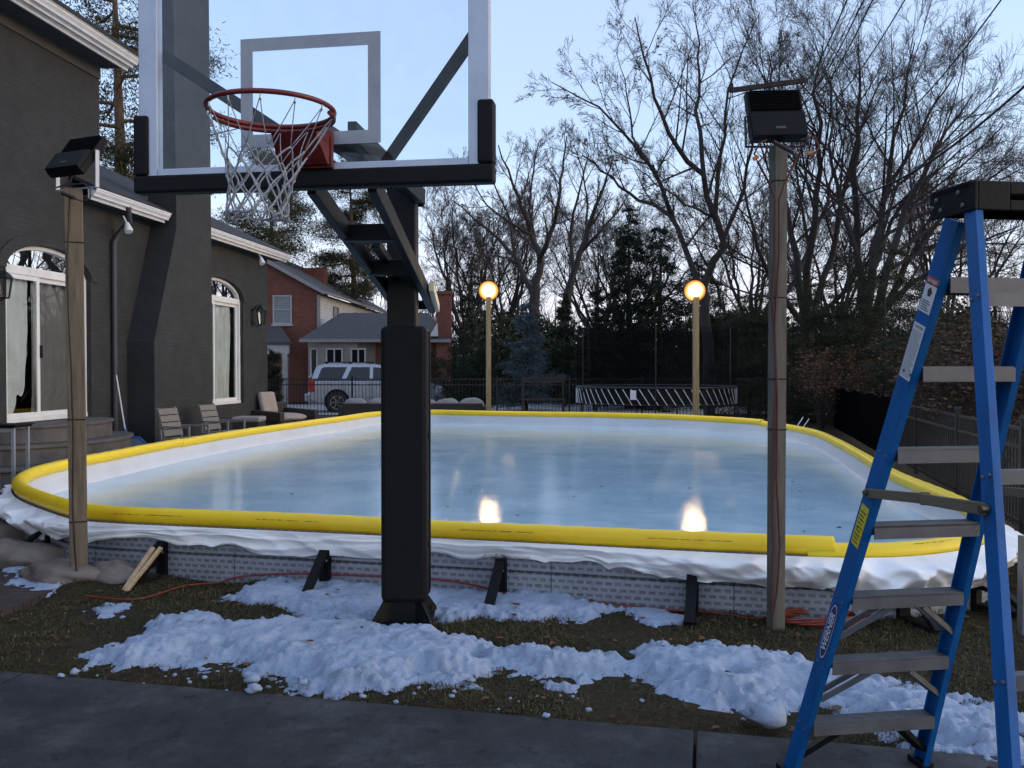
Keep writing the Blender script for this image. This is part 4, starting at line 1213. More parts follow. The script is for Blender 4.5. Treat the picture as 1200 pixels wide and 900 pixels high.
# ================================================================= floodlight posts
def sq_post(p0, p1, wdt, rot):
    mb = MB(); d = p1 - p0
    c = [Vector((math.cos(rot + k * PI / 2 + PI / 4), math.sin(rot + k * PI / 2 + PI / 4), 0)) * wdt * .7071 for k in range(4)]
    return mb.hexa([p0 + q for q in c] + [p1 + q for q in c])
def flood_head(parent, c, yaw, pitch, roll, wd, ht, dp):
    """housing whose front looks along the yawed +Y, pitched down"""
    Mx = Matrix.Rotation(yaw, 3, 'Z') @ Matrix.Rotation(-pitch, 3, 'X') @ Matrix.Rotation(roll, 3, 'Y')
    f = lambda x, y, z: c + Mx @ Vector((x * wd / 2, y * dp, z * ht / 2))
    mb = MB()
    mb.hexa([f(-1, 0, -1), f(1, 0, -1), f(1, .45, -1), f(-1, .45, -1), f(-1, 0, 1), f(1, 0, 1), f(1, .45, 1), f(-1, .45, 1)])
    mb.hexa([f(-.96, -.30, -.96), f(.96, -.30, -.96), f(.98, -.01, -.98), f(-.98, -.01, -.98), f(-.96, -.30, -.02), f(.96, -.30, -.02), f(.98, -.01, .10), f(-.98, -.01, .10)])
    for k in range(11):
        z = .18 + k * .075
        mb.hexa([f(-.92, -.16, z), f(.92, -.16, z), f(.92, -.005, z), f(-.92, -.005, z), f(-.92, -.16, z + .02), f(.92, -.16, z + .02), f(.92, -.005, z + .02), f(-.92, -.005, z + .02)])
    o = mb.build('floodlight', M['black_plastic'], parent, bevel=.004)
    MB().hexa([f(-.9, .46, -.9), f(.9, .46, -.9), f(.9, .50, -.9), f(-.9, .50, -.9), f(-.9, .46, .9), f(.9, .46, .9), f(.9, .50, .9), f(-.9, .50, .9)]).build('lens', M['headlight'], o)
    MB().hexa([f(-.18, -.33, -.72), f(.18, -.33, -.72), f(.18, -.29, -.72), f(-.18, -.29, -.72), f(-.18, -.33, -.62), f(.18, -.33, -.62), f(.18, -.29, -.62), f(-.18, -.29, -.62)]).build('rating_plate', M['grey_trim'], o)
    return o, f
lp = empty('light_post', at(93, 684, 6.85) * Vector((1, 1, 0)) if False else Vector((at(93, 684, 6.85).x, 6.85, 0)), 'square wooden post with a grey-armed black floodlight, standing among sandbags', 'light post', 'wooden floodlight posts')
pb = at(93, 684, 6.85); pb.z = -.02; pt = at(86, 222, 6.85)
po = sq_post(pb, pt, .125, R(24)).build('post', M['wood_post'], lp, bevel=.004)
bn = MB()
for y in (284, 488, 606, 694):
    k = (y - 222) / (684 - 222); c = pt.lerp(Vector((pb.x, pb.y, pb.z)), k)
    bn.hexa([c + Vector((math.cos(R(24) + q * PI / 2 + PI / 4), math.sin(R(24) + q * PI / 2 + PI / 4), 0)) * .0925 - ZZ * .004 for q in range(4)] + [c + Vector((math.cos(R(24) + q * PI / 2 + PI / 4), math.sin(R(24) + q * PI / 2 + PI / 4), 0)) * .0925 + ZZ * .004 for q in range(4)])
bn.build('cable_tie', M['black_plastic'], po)
hc = at(88, 181, 6.85)
ho, hf = flood_head(lp, hc, R(-24), R(36), R(0), .36, .37, .12)
yk = MB(); base_c = at(88, 219, 6.85)
Mz = Matrix.Rotation(R(-22), 3, 'Z')
for s in (-1, 1):
    a = hc + Mz @ Vector((s * .205, .02, .02)); b = base_c + Mz @ Vector((s * .205, .02, -.01)); yk.bar(a, b, .035, .006, up=Mz @ Vector((1, 0, 0)))
yk.bar(base_c + Mz @ Vector((-.205, .02, -.01)), base_c + Mz @ Vector((.205, .02, -.01)), .035, .006)
yk.build('yoke', M['grey_alu'], ho)
cb_ = MB()
cb_.tube([hc + Vector((.03, -.06, -.1)), at(82, 214, 6.75), at(86, 217, 6.72)], .005, 6)
cb_.tube([at(66, 220, 6.75), at(75, 217, 6.72), at(88, 216, 6.7), at(98, 215, 6.7), at(106, 221, 6.7), at(106, 232, 6.7), at(97, 236, 6.7), at(88, 233, 6.7)], .006, 6)
cb_.tube([at(73, 226, 6.72), at(87, 232, 6.70)], .016, 8)
cb_.tube([at(82, 232, 6.72), at(79, 300, 6.76), at(80, 360, 6.74), at(84, 440, 6.74), at(86, 520, 6.74), at(85, 590, 6.74), at(88, 650, 6.74), at(90, 672, 6.74), at(86, 684, 6.7)], .0075, 6)
cb_.build('cable', M['cord_dark'], lp, smooth=60)

rp_ = empty('light_post', Vector((at(908, 727, 5.68).x, 5.68, 0)), 'square wooden post with a black floodlight and loose crosspiece, by the red cord coil', 'light post', 'wooden floodlight posts')
pb = at(909, 731, 5.68); pb.z = -.02; pt = at(912, 172, 5.68)
po = sq_post(pb, pt, .085, R(14)).build('post', mat('wood_post_grey', (.115, .108, .085), .85, 0, .3, 3, bump=.3, bscale=50, stretch=(9, 9, .8)), rp_, bevel=.004)
bn = MB()
for y in (212, 345, 438, 496):
    c = pt.lerp(pb, (y - 172) / (731 - 172))
    bn.hexa([c + Vector((math.cos(R(14) + q * PI / 2 + PI / 4), math.sin(R(14) + q * PI / 2 + PI / 4), 0)) * .066 - ZZ * .003 for q in range(4)] + [c + Vector((math.cos(R(14) + q * PI / 2 + PI / 4), math.sin(R(14) + q * PI / 2 + PI / 4), 0)) * .066 + ZZ * .003 for q in range(4)])
bn.build('cable_tie', M['black_plastic'], po)
hc = at(910, 134, 5.68)
ho, hf = flood_head(rp_, hc, R(3), R(16), R(-2.5), .355, .345, .12)
yk = MB(); base_c = at(911, 168, 5.68)
for s in (-1, 1):
    yk.bar(hc + Vector((s * .188, .05, 0)), base_c + Vector((s * .188, .05, -.01)), .035, .006, up=(1, 0, 0))
yk.bar(base_c + Vector((-.188, .05, -.01)), base_c + Vector((.188, .05, -.01)), .035, .006)
yk.build('yoke', M['black_metal'], ho)
cs = MB(); cs.bar(at(856, 106, 5.75), at(946, 94, 5.75), .03, .028); cs.bar(at(857, 108, 5.75), at(857, 98, 5.75), .022, .022)
cs.build('crosspiece', M['bark'], rp_)
cb_ = MB()
cb_.tube([at(898, 164, 5.60), at(890, 168, 5.56), at(884, 180, 5.56), at(888, 190, 5.58), at(896, 183, 5.58), at(900, 170, 5.60)], .006, 6)
cb_.tube([at(938, 164, 5.60), at(955, 160, 5.58), at(960, 172, 5.58), at(950, 186, 5.58), at(938, 184, 5.58), at(934, 170, 5.60)], .006, 6)
cb_.tube([at(888, 190, 5.58), at(900, 212, 5.61), at(908, 232, 5.61), at(907, 300, 5.62), at(904, 345, 5.62), at(907, 400, 5.62), at(910, 440, 5.62), at(906, 500, 5.62), at(904, 560, 5.62), at(907, 640, 5.62), at(904, 700, 5.62), at(906, 722, 5.60)], .007, 6)
cb_.tube([at(936, 180, 5.58), at(920, 214, 5.61), at(913, 235, 5.61), at(913, 300, 5.62), at(908, 380, 5.62), at(911, 470, 5.62), at(910, 560, 5.62), at(914, 640, 5.62), at(911, 690, 5.62), at(906, 722, 5.60)], .007, 6)
cab = cb_.build('cable', M['cord_dull'], rp_, smooth=60)
pg = MB(); pg.tube([at(906, 166, 5.55), at(930, 179, 5.55)], .015, 8); pg.build('plug', M['cord_dark'], cab)
M['plug_glint'] = mat('plug_glint', (.55, .18, .04), .4)  # orange colour imitates the reflection on the lit cable connectors
MB().tube([at(883, 187, 5.54), at(888, 183, 5.54)], .013, 8).build('plug', M['plug_glint'], cab); MB().tube([at(946, 180, 5.54), at(952, 179, 5.54)], .011, 8).build('plug', M['plug_glint'], cab)

# lit posts at the far side of the rink
LIT = []
for (px, D, lab) in ((572.5, 25.4, 'slim wooden post with a lit warm lamp, near the blue spruce'), (815.5, 23.2, 'slim wooden post with a lit warm lamp, standing before the trampoline')):
    b = at(px, 484, D); t = at(px, 348, D)
    e = empty('light_post', (b.x, D, 0), lab, 'light post', 'wooden floodlight posts')
    p0 = Vector((b.x, D, -.02)); sq_post(p0, Vector((t.x, D, t.z)), .135, R(8)).build('post', M['far_post'], e, bevel=.004)
    c = at(px, 340, D)
    tgt = Vector((-.3, 12, ICE_Z)); di = (tgt - c).normalized()
    yaw = math.atan2(-di.x, di.y); 
    o, f = flood_head(e, c + Vector((0, .05, 0)), yaw, R(14), 0, .40, .36, .14)
    for ch in kids(o):
        if ch.name.startswith('lens'): ch.data.materials.clear(); ch.data.materials.append(M['black_plastic'])
    fwd = (tgt - c).normalized(); lc = c + Vector((0, .05, 0)) + Vector((-math.sin(yaw), math.cos(yaw), -.25)).normalized() * .085
    rf0 = MB(); rf0.lathe([(.10, -.06), (.30, .0), (.305, .014), (.295, .016), (.288, .002), (.10, -.05)], lc, 32, fwd); ro_ = rf0.build('reflector', M['black_plastic'], o, smooth=60)
    MB().lathe([(.0, .055), (.08, .051), (.16, .040), (.23, .024), (.285, .006), (.285, .0)][::-1], lc, 32, fwd).build('lens', LAMP, ro_, smooth=180)  # lens made oversized so its dim rim reads as the lamp's halo
    MB().bar(Vector((t.x, D, t.z - .05)), c + Vector((0, .05, 0)), .05, .05).build('yoke', M['black_metal'], o)
    LIT.append((c, di))
for c, di in LIT:
    ld = bpy.data.lights.new('lamp', 'SPOT'); ld.energy = LAMP_W; ld.color = (1, .70, .36); ld.spot_size = R(150); ld.spot_blend = .6; ld.shadow_soft_size = .14
    lo = bpy.data.objects.new('lamp', ld); COL.objects.link(lo); lo.location = c + di * .30 + Vector((0, -.05, 0))
    lo.rotation_euler = di.to_track_quat('-Z', 'Y').to_euler()
# ================================================================= painted brick house (local x = out of the wall, y = along it)
AL_ = math.atan(.116); CA, SA = math.cos(AL_), math.sin(AL_)
house = empty('brick_house', (-9, 0, 0), 'dark grey painted brick house with white gutters, arched glass doors and a big chimney', 'house', rz=-AL_)
def s_of(px, p=0.0):
    u = (px - 600) / F
    return (9 - p * CA - u * p * SA) / (SA - u * CA)
def z_of(py, s, p=0.0):
    return at(600, py, s * CA - p * SA).z
def hw(x, s, z):   # house to world
    return Vector((-9 + x * CA + s * SA, s * CA - x * SA, z))
SC, SE = s_of(119), s_of(313.5)
DO = (s_of(7.5), s_of(107), .86, 3.18, .43)
WI = (19.15, s_of(285.5), .85, 3.28, .47)
def arch(o, k, n=20):
    s = o[0] + (o[1] - o[0]) * k / n; c = (o[0] + o[1]) / 2; h = (o[1] - o[0]) / 2
    return s, o[3] + o[4] * math.sqrt(max(0, 1 - ((s - c) / h) ** 2))
def wall_strip(mb, s0, s1, ztop, opens, x0=-.26, x1=0.0, seg=None):
    s = s0
    for o in opens:
        mb.mm(x0, x1, s, o[0], -.1, ztop)
        mb.mm(x0, x1, o[0], o[1], -.1, o[2])
        for k in range(20):
            a, b = arch(o, k), arch(o, k + 1)
            mb.hexa([(x0, a[0], a[1]), (x1, a[0], a[1]), (x1, b[0], b[1]), (x0, b[0], b[1]), (x0, a[0], ztop), (x1, a[0], ztop), (x1, b[0], ztop), (x0, b[0], ztop)])
        s = o[1]
    mb.mm(x0, x1, s, s1, -.1, ztop)
W1 = MB(); wall_strip(W1, -1.0, SC, 4.60, [DO]); wall_strip(W1, SC, SE, 4.60, [WI])
up_o = (9.9, s_of(3), 5.1, 6.62, .0001)
W1.mm(-.26, 0, -1.0, up_o[0], 4.60, 7.0); W1.mm(-.26, 0, up_o[0], up_o[1], 4.60, 5.1); W1.mm(-.26, 0, up_o[0], up_o[1], 6.62, 7.0); W1.mm(-.26, 0, up_o[1], SC, 4.60, 7.0)
W1.mm(-7, -.26, SC - .26, SC, 4.4, 7.0); W1.mm(-7, -.26, SE - .26, SE, -.1, 4.6)
# shallow brick arches proud of the wall over the openings
for o in (DO, WI):
    c = (o[0] + o[1]) / 2; h = (o[1] - o[0]) / 2
    for k in range(24):
        a0, a1 = PI * k / 24, PI * (k + 1) / 24
        def e(a, g): return (c - math.cos(a) * (h + g), o[3] + math.sin(a) * (o[4] + g))
        P = [e(a0, .004), e(a1, .004), e(a1, .20), e(a0, .20)]
        W1.prism([(.003, p[0], p[1]) for p in P], (.022, 0, 0))
wall = W1.build('wall', M['house_brick'], house)
ch = MB(); cz = z_of(265, 17.2, .53)
ch.prism([(-.05, s_of(181, .53), -.1), (-.05, s_of(249.5, .53), -.1), (-.05, s_of(247, .53), 11.2), (-.05, s_of(205, .53), 11.2), (-.05, s_of(208, .53), cz), (-.05, s_of(181, .53), z_of(400, 16.4, .53))], (.58, 0, 0))
ch.build('chimney', M['house_brick'], house)
# eaves
def gutter(mb, s0, s1, x, z):
    prof = [(0, 0), (.075, 0), (.085, .035), (.12, .075), (.12, .10), (.135, .105), (.135, .13), (0, .13)]
    mb.prism([(x + a, s0, z + b) for a, b in prof], (0, s1 - s0, 0))
    mb.mm(x - .03, x, s0 + .004, s1 - .004, z - .05, z + .12)
ZE = 4.53
gA0, gA1 = s_of(112, .42), s_of(181, .53) + .28
gB0, gB1 = s_of(249.5, .53) + .003, s_of(340, .42)
gs = [(gA0, gA1 + .5), (gB0, gB1)]
rf = MB()
for a, b in gs:
    gm_ = MB(); gutter(gm_, a, b, .34, ZE); gm_.build('gutter', M['white_trim'], house)
    sf = MB(); sf.mm(-.0, .335, a + .01, b - .01, ZE - .02, ZE + .01); sf.build('soffit', M['soffit'], house)
rf.hexa([(.46, gA0 - .04, ZE + .10), (.46, gB1 + .03, ZE + .10), (-6.5, gB1 + .03, ZE + 3.35), (-6.5, gA0 - .04, ZE + 3.35), (.46, gA0 - .04, ZE + .16), (.46, gB1 + .03, ZE + .16), (-6.5, gB1 + .03, ZE + 3.41), (-6.5, gA0 - .04, ZE + 3.41)])
rf.build('roof', M['roof'], house)
hs1 = s_of(165, .66)
gm_ = MB(); gutter(gm_, 3.0, hs1, .56, 6.98); gutter(gm_, 3.0, hs1 - .01, .47, 6.93); gm_.build('gutter', M['white_trim'], house)
sf = MB(); sf.mm(0, .50, 3.0, hs1 - .02, 6.94, 6.98); sf.mm(-6, 0, SC, hs1 - .02, 6.95, 6.98); sf.mm(.003, .03, 3.0, SC, 6.72, 6.94); sf.build('soffit', M['soffit'], house)
rf = MB(); rf.hexa([(.72, 2.5, 7.10), (.72, hs1 + .03, 7.10), (-7, hs1 + .03, 11.2), (-7, 2.5, 11.2), (.72, 2.5, 7.16), (.72, hs1 + .03, 7.16), (-7, hs1 + .03, 11.26), (-7, 2.5, 11.26)]); rf.build('roof', M['roof'], house)
# downspout
ds = MB(); s = s_of(131); ds.tube([(.38, s_of(152, .38), ZE + .02), (.36, s_of(150, .3), ZE - .22), (.08, s + .12, ZE - .42), (.06, s, ZE - .6), (.06, s, 2.5), (.06, s, .1)], .045, 8); ds.build('downspout', M['grey_trim'], house, smooth=60)
# windows
def arched_unit(o, splits, name, x=-.13):
    s0, s1, z0, zs, rise = o
    fr = MB(); t = .075; d = .05
    fr.mm(x - d, x + d, s0, s0 + t, z0, zs); fr.mm(x - d, x + d, s1 - t, s1, z0, zs)
    fr.mm(x - d, x + d + .012, s0 + .002, s1 - .002, z0 - .012, z0 + .07); fr.mm(x - d - .002, x + d + .004, s0 + t, s1 - t, zs - .06, zs + .07)
    c = (s0 + s1) / 2; h = (s1 - s0) / 2
    for k in range(24):
        a0, a1 = PI * k / 24, PI * (k + 1) / 24
        e = lambda a, g: (c - math.cos(a) * (h - g), zs + math.sin(a) * (rise - g))
        P = [e(a0, 0), e(a1, 0), e(a1, .06), e(a0, .06)]
        fr.prism([(x - d, p[0], p[1]) for p in P], (2 * d, 0, 0))
    f = fr.build(name, M['white_trim'], house, bevel=.004)
    edges = [s0 + t] + splits + [s1 - t]
    for i in range(len(edges) - 1):
        a, b = edges[i] - (.03 if i else 0), edges[i + 1] + (.03 if i + 2 < len(edges) else 0)
        xo = x + (.02 if i % 2 == 0 else -.02); tt = .07
        sa = MB()
        sa.mm(xo - .018, xo + .018, a, a + tt, z0 + .07, zs - .06); sa.mm(xo - .018, xo + .018, b - tt, b, z0 + .07, zs - .06)
        sa.mm(xo - .018, xo + .018, a + tt, b - tt, z0 + .07, z0 + .07 + tt); sa.mm(xo - .018, xo + .018, a + tt, b - tt, zs - .06 - tt, zs - .06)
        so2 = sa.build('sash', M['white_trim'], f, bevel=.003)
        MB().quad((xo, a + tt, z0 + .14), (xo, b - tt, z0 + .14), (xo, b - tt, zs - .13), (xo, a + tt, zs - .13)).build('pane', M['glass'], f, recalc=False)
    P = [e_ for e_ in [(c - math.cos(PI * k / 24) * (h - .05), zs + math.sin(PI * k / 24) * (rise - .05)) for k in range(25)]]
    MB().add([(x, max(p[0], 0), max(p[1], zs + .06)) for p in P], [tuple(range(25))]).build('pane', M['glass'], f, recalc=False)
    # room behind
    rm = MB(); zt = zs + rise + .1; xr = -2.2
    rm.quad((xr, s0 - .6, z0 - .05), (xr, s1 + .6, z0 - .05), (xr, s1 + .6, zt), (xr, s0 - .6, zt))
    for q in ((s0 - .6), (s1 + .6)): rm.quad((xr, q, z0 - .05), (-.265, q, z0 - .05), (-.265, q, zt), (xr, q, zt))
    rm.quad((xr, s0 - .6, z0 - .05), (xr, s1 + .6, z0 - .05), (-.265, s1 + .6, z0 - .05), (-.265, s0 - .6, z0 - .05)); rm.quad((xr, s0 - .6, zt), (xr, s1 + .6, zt), (-.265, s1 + .6, zt), (-.265, s0 - .6, zt))
    rm.build('room_lining', M['room_dark'], f)
    return f
mid = (s_of(47.5) + s_of(57)) / 2
dr_f = arched_unit(DO, [mid], 'patio_door')
wn_f = arched_unit(WI, [(WI[0] + WI[1]) / 2 - .15], 'arched_window')
def drape(s0, s1, z0, z1, x, m, par, seed, ragged=None):
    n, mm_ = 70, 30
    s = np.linspace(s0, s1, n); v = np.linspace(0, 1, mm_); SS, VV = np.meshgrid(s, v)
    X = x + .016 * np.sin(SS * 26 + 2 * np.sin(VV * 3 + SS * 2)) + .004 * np.sin(SS * 61 + seed) + .03 * (fbm(SS * 3, VV * 3, seed, 3) - .5)
    bot = np.full(SS.shape, z0)
    if ragged: bot = ragged(SS)
    Z = z1 + (bot - z1) * VV
    return MB().grid(X, SS, Z).build('curtain', m, par, smooth=180, recalc=False)
wd_ = mid - DO[0]
def rag(SS):
    k = (SS - DO[0]) / wd_
    return DO[2] + .1 + np.clip((k - .42) / .5, 0, 1) * .55 + .08 * np.sin(SS * 23) * (k > .3) + .35 * np.clip((k - .75) / .2, 0, 1)
drape(DO[0] + .02, mid - .06, 1, DO[3], -.235, M['curtain'], dr_f, 3, rag)
drape(mid + .1, DO[1] - .1, DO[2] + .1, DO[3], -.30, mat('screen_grey', (.16, .165, .18), .9, 0, .1, 3), dr_f, 6)
drape((WI[0] + WI[1]) / 2, WI[1] - .25, WI[2] + .1, WI[3], -.235, M['curtain'], wn_f, 9)
MB().mm(-.10, -.065, mid + .02, mid + .06, 1.85, 2.05).build('door_handle', M['black_plastic'], dr_f, bevel=.004)
# upper window
fr = MB(); a, b = up_o[0], up_o[1]
fr.mm(-.16, -.06, a, a + .08, 5.1, 6.62); fr.mm(-.16, -.06, b - .08, b, 5.1, 6.62); fr.mm(-.16, -.06, a + .08, b - .08, 5.1, 5.18); fr.mm(-.16, -.06, a + .08, b - .08, 6.54, 6.62); fr.mm(-.15, -.07, a + .08, b - .08, 5.83, 5.88)
f = fr.build('window', mat('navy_trim', (.05, .06, .10), .5), house)
MB().quad((-.11, a + .08, 5.18), (-.11, b - .08, 5.18), (-.11, b - .08, 6.54), (-.11, a + .08, 6.54)).build('pane', M['car_glass'], f, recalc=False)
# lanterns, cameras, eave floods
def lantern(s, z, sc=1.0):
    lt = MB(); x = .17 * sc
    lt.mm(.0, .02, s - .05 * sc, s + .05 * sc, z - .18 * sc, z + .12 * sc)
    lt.tube([(.02, s, z - .12 * sc), (.10 * sc, s, z - .20 * sc), (x, s, z - .16 * sc)], .012 * sc, 6)
    lt.tube([(.02, s, z + .1 * sc), (.10 * sc, s, z + .2 * sc), (x, s, z + .18 * sc)], .010 * sc, 6)
    lt.lathe([(.05 * sc, -.17 * sc), (.055 * sc, -.15 * sc)], (x, s, z), 8); lt.lathe([(.11 * sc, .10 * sc), (.07 * sc, .15 * sc), (.02 * sc, .19 * sc), (.012 * sc, .24 * sc)], (x, s, z), 8)
    for k in range(6):
        c, q = math.cos(k * PI / 3), math.sin(k * PI / 3)
        lt.bar((x + .055 * sc * c, s + .055 * sc * q, z - .16 * sc), (x + .095 * sc * c, s + .095 * sc * q, z + .11 * sc), .012 * sc, .012 * sc)
    o = lt.build('wall_lantern', M['iron'], house)
    MB().lathe([(.05 * sc, -.15 * sc), (.088 * sc, .10 * sc)], (x, s, z), 6).build('pane', M['glass'], o)
s = s_of(303, .15); lantern(s, z_of(370, s), 1.35)
s = s_of(4, .15); lantern(s, z_of(335, s), 1.1)
for px, py in ((102, 49), (111, 55)):
    s = s_of(px, .12); z = z_of(py, s, .12)
    mb = MB(); mb.lathe([(.05, .10), (.06, .05), (.055, 0)], (.12, s, z - .0), 12); mb.blob((.13, s, z - .01), (.065, .065, .06), 12, 8); mb.build('security_camera', M['white_trim'], house, smooth=50)
for px, py, p in ((151, 266, .40), (307, 305, .35)):
    s = s_of(px, p); z = z_of(py, s, p)
    mb = MB(); mb.lathe([(.07, -.10), (.075, -.06), (.045, .05), (.03, .09)], (p, s, z), 12, Vector((-.35, .25, .9))); mb.tube([(p - .03, s + .02, z + .07), (p - .10, s + .03, z + .20)], .015, 6)
    mb.build('eave_light', M['white_trim'], house, smooth=50)
# rounded stone steps below the doors
stp = empty('stone_steps', hw(0, 14.0, 0), 'three curved dark stone steps rising to the glass patio doors', 'steps')
for k, (r, z0, z1) in enumerate(((2.05, -.05, .30), (1.65, .302, .58), (1.25, .582, .85))):
    P = [hw(.03, 14.1 - r, z0)] + [hw(.03 + r * .62 * math.sin(PI * q / 20), 14.1 - r * math.cos(PI * q / 20), z0) for q in range(1, 20)] + [hw(.03, 14.1 + r, z0)]
    mb = MB(); mb.prism(P, (0, 0, z1 - z0 - .05)); c = hw(0, 14.1, 0)
    P2 = [Vector((c.x + (p.x - c.x) * 1.03, c.y + (p.y - c.y) * 1.03, z1 - .049)) for p in P]
    P2[0] = hw(.03, 14.1 - r * 1.03, z1 - .049); P2[-1] = hw(.03, 14.1 + r * 1.03, z1 - .049)
    mb.prism(P2, (0, 0, .049)); mb.build('step', M['stone'], stp, bevel=.01)

# ================================================================= things along the house
# pool skimmer leaning on the wall
sk0 = hw(.45, 15.75, .05); sk1 = hw(.06, 15.95, z_of(431, 15.9))
skm = empty('pool_skimmer', sk0, 'blue pool skimmer net with long white pole leaning on the grey wall', 'pool net')
d = (sk1 - sk0).normalized(); sd2 = Vector((CA * .15 + SA, CA, 0)).normalized(); sd2 = (sd2 - d * sd2.dot(d)).normalized()
sd2 = Vector((1, .1, 0)); sd2 = (sd2 - d * sd2.dot(d)).normalized()
ne = sk0 + d * .58
MB().tube([ne - d * .1, sk1], .013, 8).build('pole', M['pole_white'], skm)
outl = [sk0 + sd2 * -.30 + d * .02, sk0 + sd2 * .30 + d * .02, sk0 + sd2 * .31 + d * .25, sk0 + sd2 * .22 + d * .38, sk0 + sd2 * .05 + d * .42, sk0 - sd2 * .05 + d * .42, sk0 - sd2 * .22 + d * .38, sk0 - sd2 * .31 + d * .25]
mb = MB(); mb.tube(outl, .018, 8, closed=True); mb.tube([sk0 + d * .40, ne], .028, 8); mb.build('net_frame', M['bluepool'], skm)
mb = MB(); mb.add(outl, [tuple(range(8))]); mb.build('net', M['mesh_blue'], skm)

def chair(name, label, group=None):
    r = empty(name, (0, 0, 0), label, 'chair', group)
    for s in (-.28, .28):
        a = MB(); a.bar((-.26, s, 0), (-.30, s, .60), .035, .035); a.bar((.28, s, 0), (.28, s, .60), .035, .035); a.bar((-.32, s, .615), (.30, s, .615), .05, .03); a.bar((-.27, s, .38), (.27, s, .40), .03, .04)
        a.build('arm', M['grey_alu2'], r, bevel=.003)
    st2 = MB()
    for k in range(5): st2.bar((-.22 + k * .115, -.255, .40 + k * .008), (-.22 + k * .115, .255, .40 + k * .008), .10, .022)
    st2.build('seat', M['wood_grey'], r, bevel=.003)
    bk = MB()
    for k in range(4):
        p = Vector((-.25 - k * .035, 0, .50 + k * .125)); bk.bar(p + Vector((0, -.26, 0)), p + Vector((0, .26, 0)), .022, .112, up=Vector((-.27, 0, 1)))
    for s in (-.24, .24): bk.bar((-.25, s, .36), (-.40, s, .95), .03, .03)
    bk.build('backrest', M['wood_grey'], r, bevel=.003)
    return r
M['grey_alu2'] = mat('grey_alu2', (.20, .195, .19), .5, .2, .1, 7)
c1 = chair('patio_chair', 'slatted patio chair standing nearest to the blue pool net', 'slatted patio chairs')
c2 = copy_tree(c1); c2['label'] = 'slatted patio chair below the tall arched window'
for c, px, D in ((c1, 217, 15.7), (c2, 262, 17.3)):
    p = at(px, 500, D); c.location = (p.x, D, .04); c.rotation_euler = (0, 0, R(-16))
ot = empty('ottoman', at(292, 498, 20.2), 'small grey cushioned ottoman between the slatted chairs and the wicker armchair', 'ottoman')
p = at(292, 500, 20.2); mb = MB(); mb.box((p.x, p.y, .33), (.6, .55, .3)); mb.build('base', M['wicker'], ot, bevel=.02)
mb = MB(); mb.box((p.x, p.y, .53), (.64, .58, .12)); mb.build('cushion', M['cushion_grey'], ot, bevel=.04)
# wicker armchair by the house corner
p = at(330, 490, 22.6); ac = empty('wicker_armchair', (p.x, p.y, 0), 'brown wicker armchair with beige pillow by the house corner', 'armchair', rz=R(-20))
mb = MB(); mb.mm(-.62, .55, -.85, .85, .1, .36); mb.mm(-.62, -.40, -.85, .85, .362, .80)
for s in (-1, 1): mb.hexa([(-.40, s * .68, .362), (.56, s * .68, .362), (.56, s * .86, .362), (-.40, s * .86, .362), (-.40, s * .68, .66), (.56, s * .68, .60), (.56, s * .86, .60), (-.40, s * .86, .66)])
for a in (-.55, .48):
    for s in (-.78, .78): mb.mm(a, a + .07, s - .035, s + .035, 0, .1)
mb.build('frame', M['wicker'], ac, bevel=.02)
mb = MB(); mb.blob((.12, 0, .44), (.46, .66, .12), 24, 10, 2, .05); mb.build('seat_cushion', M['cushion'], ac, smooth=180)
mb = MB(); mb.box((0, 0, 0), (.16, .62, .56), M=Matrix.Rotation(R(-14), 3, 'Y')); mb.v = [(x - .22, y - .28, z + .82) for x, y, z in mb.v]
pl = mb.build('pillow', M['cushion'], ac, bevel=.07)
# wicker sofa at the far rim
sf_ = empty('wicker_sofa', (at(495, 478, 26.4).x, 26.4, 0), 'long low wicker sofa with plump grey cushions behind the far rink rail', 'sofa')
x0, x1 = at(405, 478, 26.4).x, at(566, 478, 26.4).x
mb = MB(); mb.mm(x0, x1, 25.9, 26.05, .08, .66); mb.mm(x0, x1, 26.05, 26.9, .08, .38); mb.mm(x0 - .12, x0 - .002, 25.9, 26.9, .08, .58); mb.mm(x1 + .002, x1 + .12, 25.9, 26.9, .08, .58); mb.build('frame', M['wicker'], sf_, bevel=.02)
n = 6; wdt = (x1 - x0) / n
for k in range(n):
    mb = MB(); mb.blob((x0 + wdt * (k + .5), 26.16, .62), (wdt * .53, .15, .19), 20, 12, k, .14); mb.build('cushion', M['cushion_grey'], sf_, smooth=180)
# tall side table at the photo's left border
p = at(6, 497, 11.0); tb = empty('side_table', (p.x, 11.0, 0), 'grey metal side table with a dark tray top by the stone steps', 'table')
mb = MB(); mb.box((p.x, 11.0, .965), (.46, .40, .025)); mb.box((p.x, 11.0, .985), (.50, .44, .012)); mb.build('tray_top', M['black_plastic'], tb, bevel=.004)
for sx_, sy_ in ((1, -1), (1, 1), (-1, -1), (-1, 1)):
    MB().bar((p.x + sx_ * .19, 11 + sy_ * .16, 0), (p.x + sx_ * .19, 11 + sy_ * .16, .95), .035, .035).build('leg', M['grey_alu'], tb)
mb = MB(); mb.bar((p.x - .19, 10.84, .92), (p.x + .19, 10.84, .92), .025, .04); mb.build('apron', M['grey_alu'], tb)

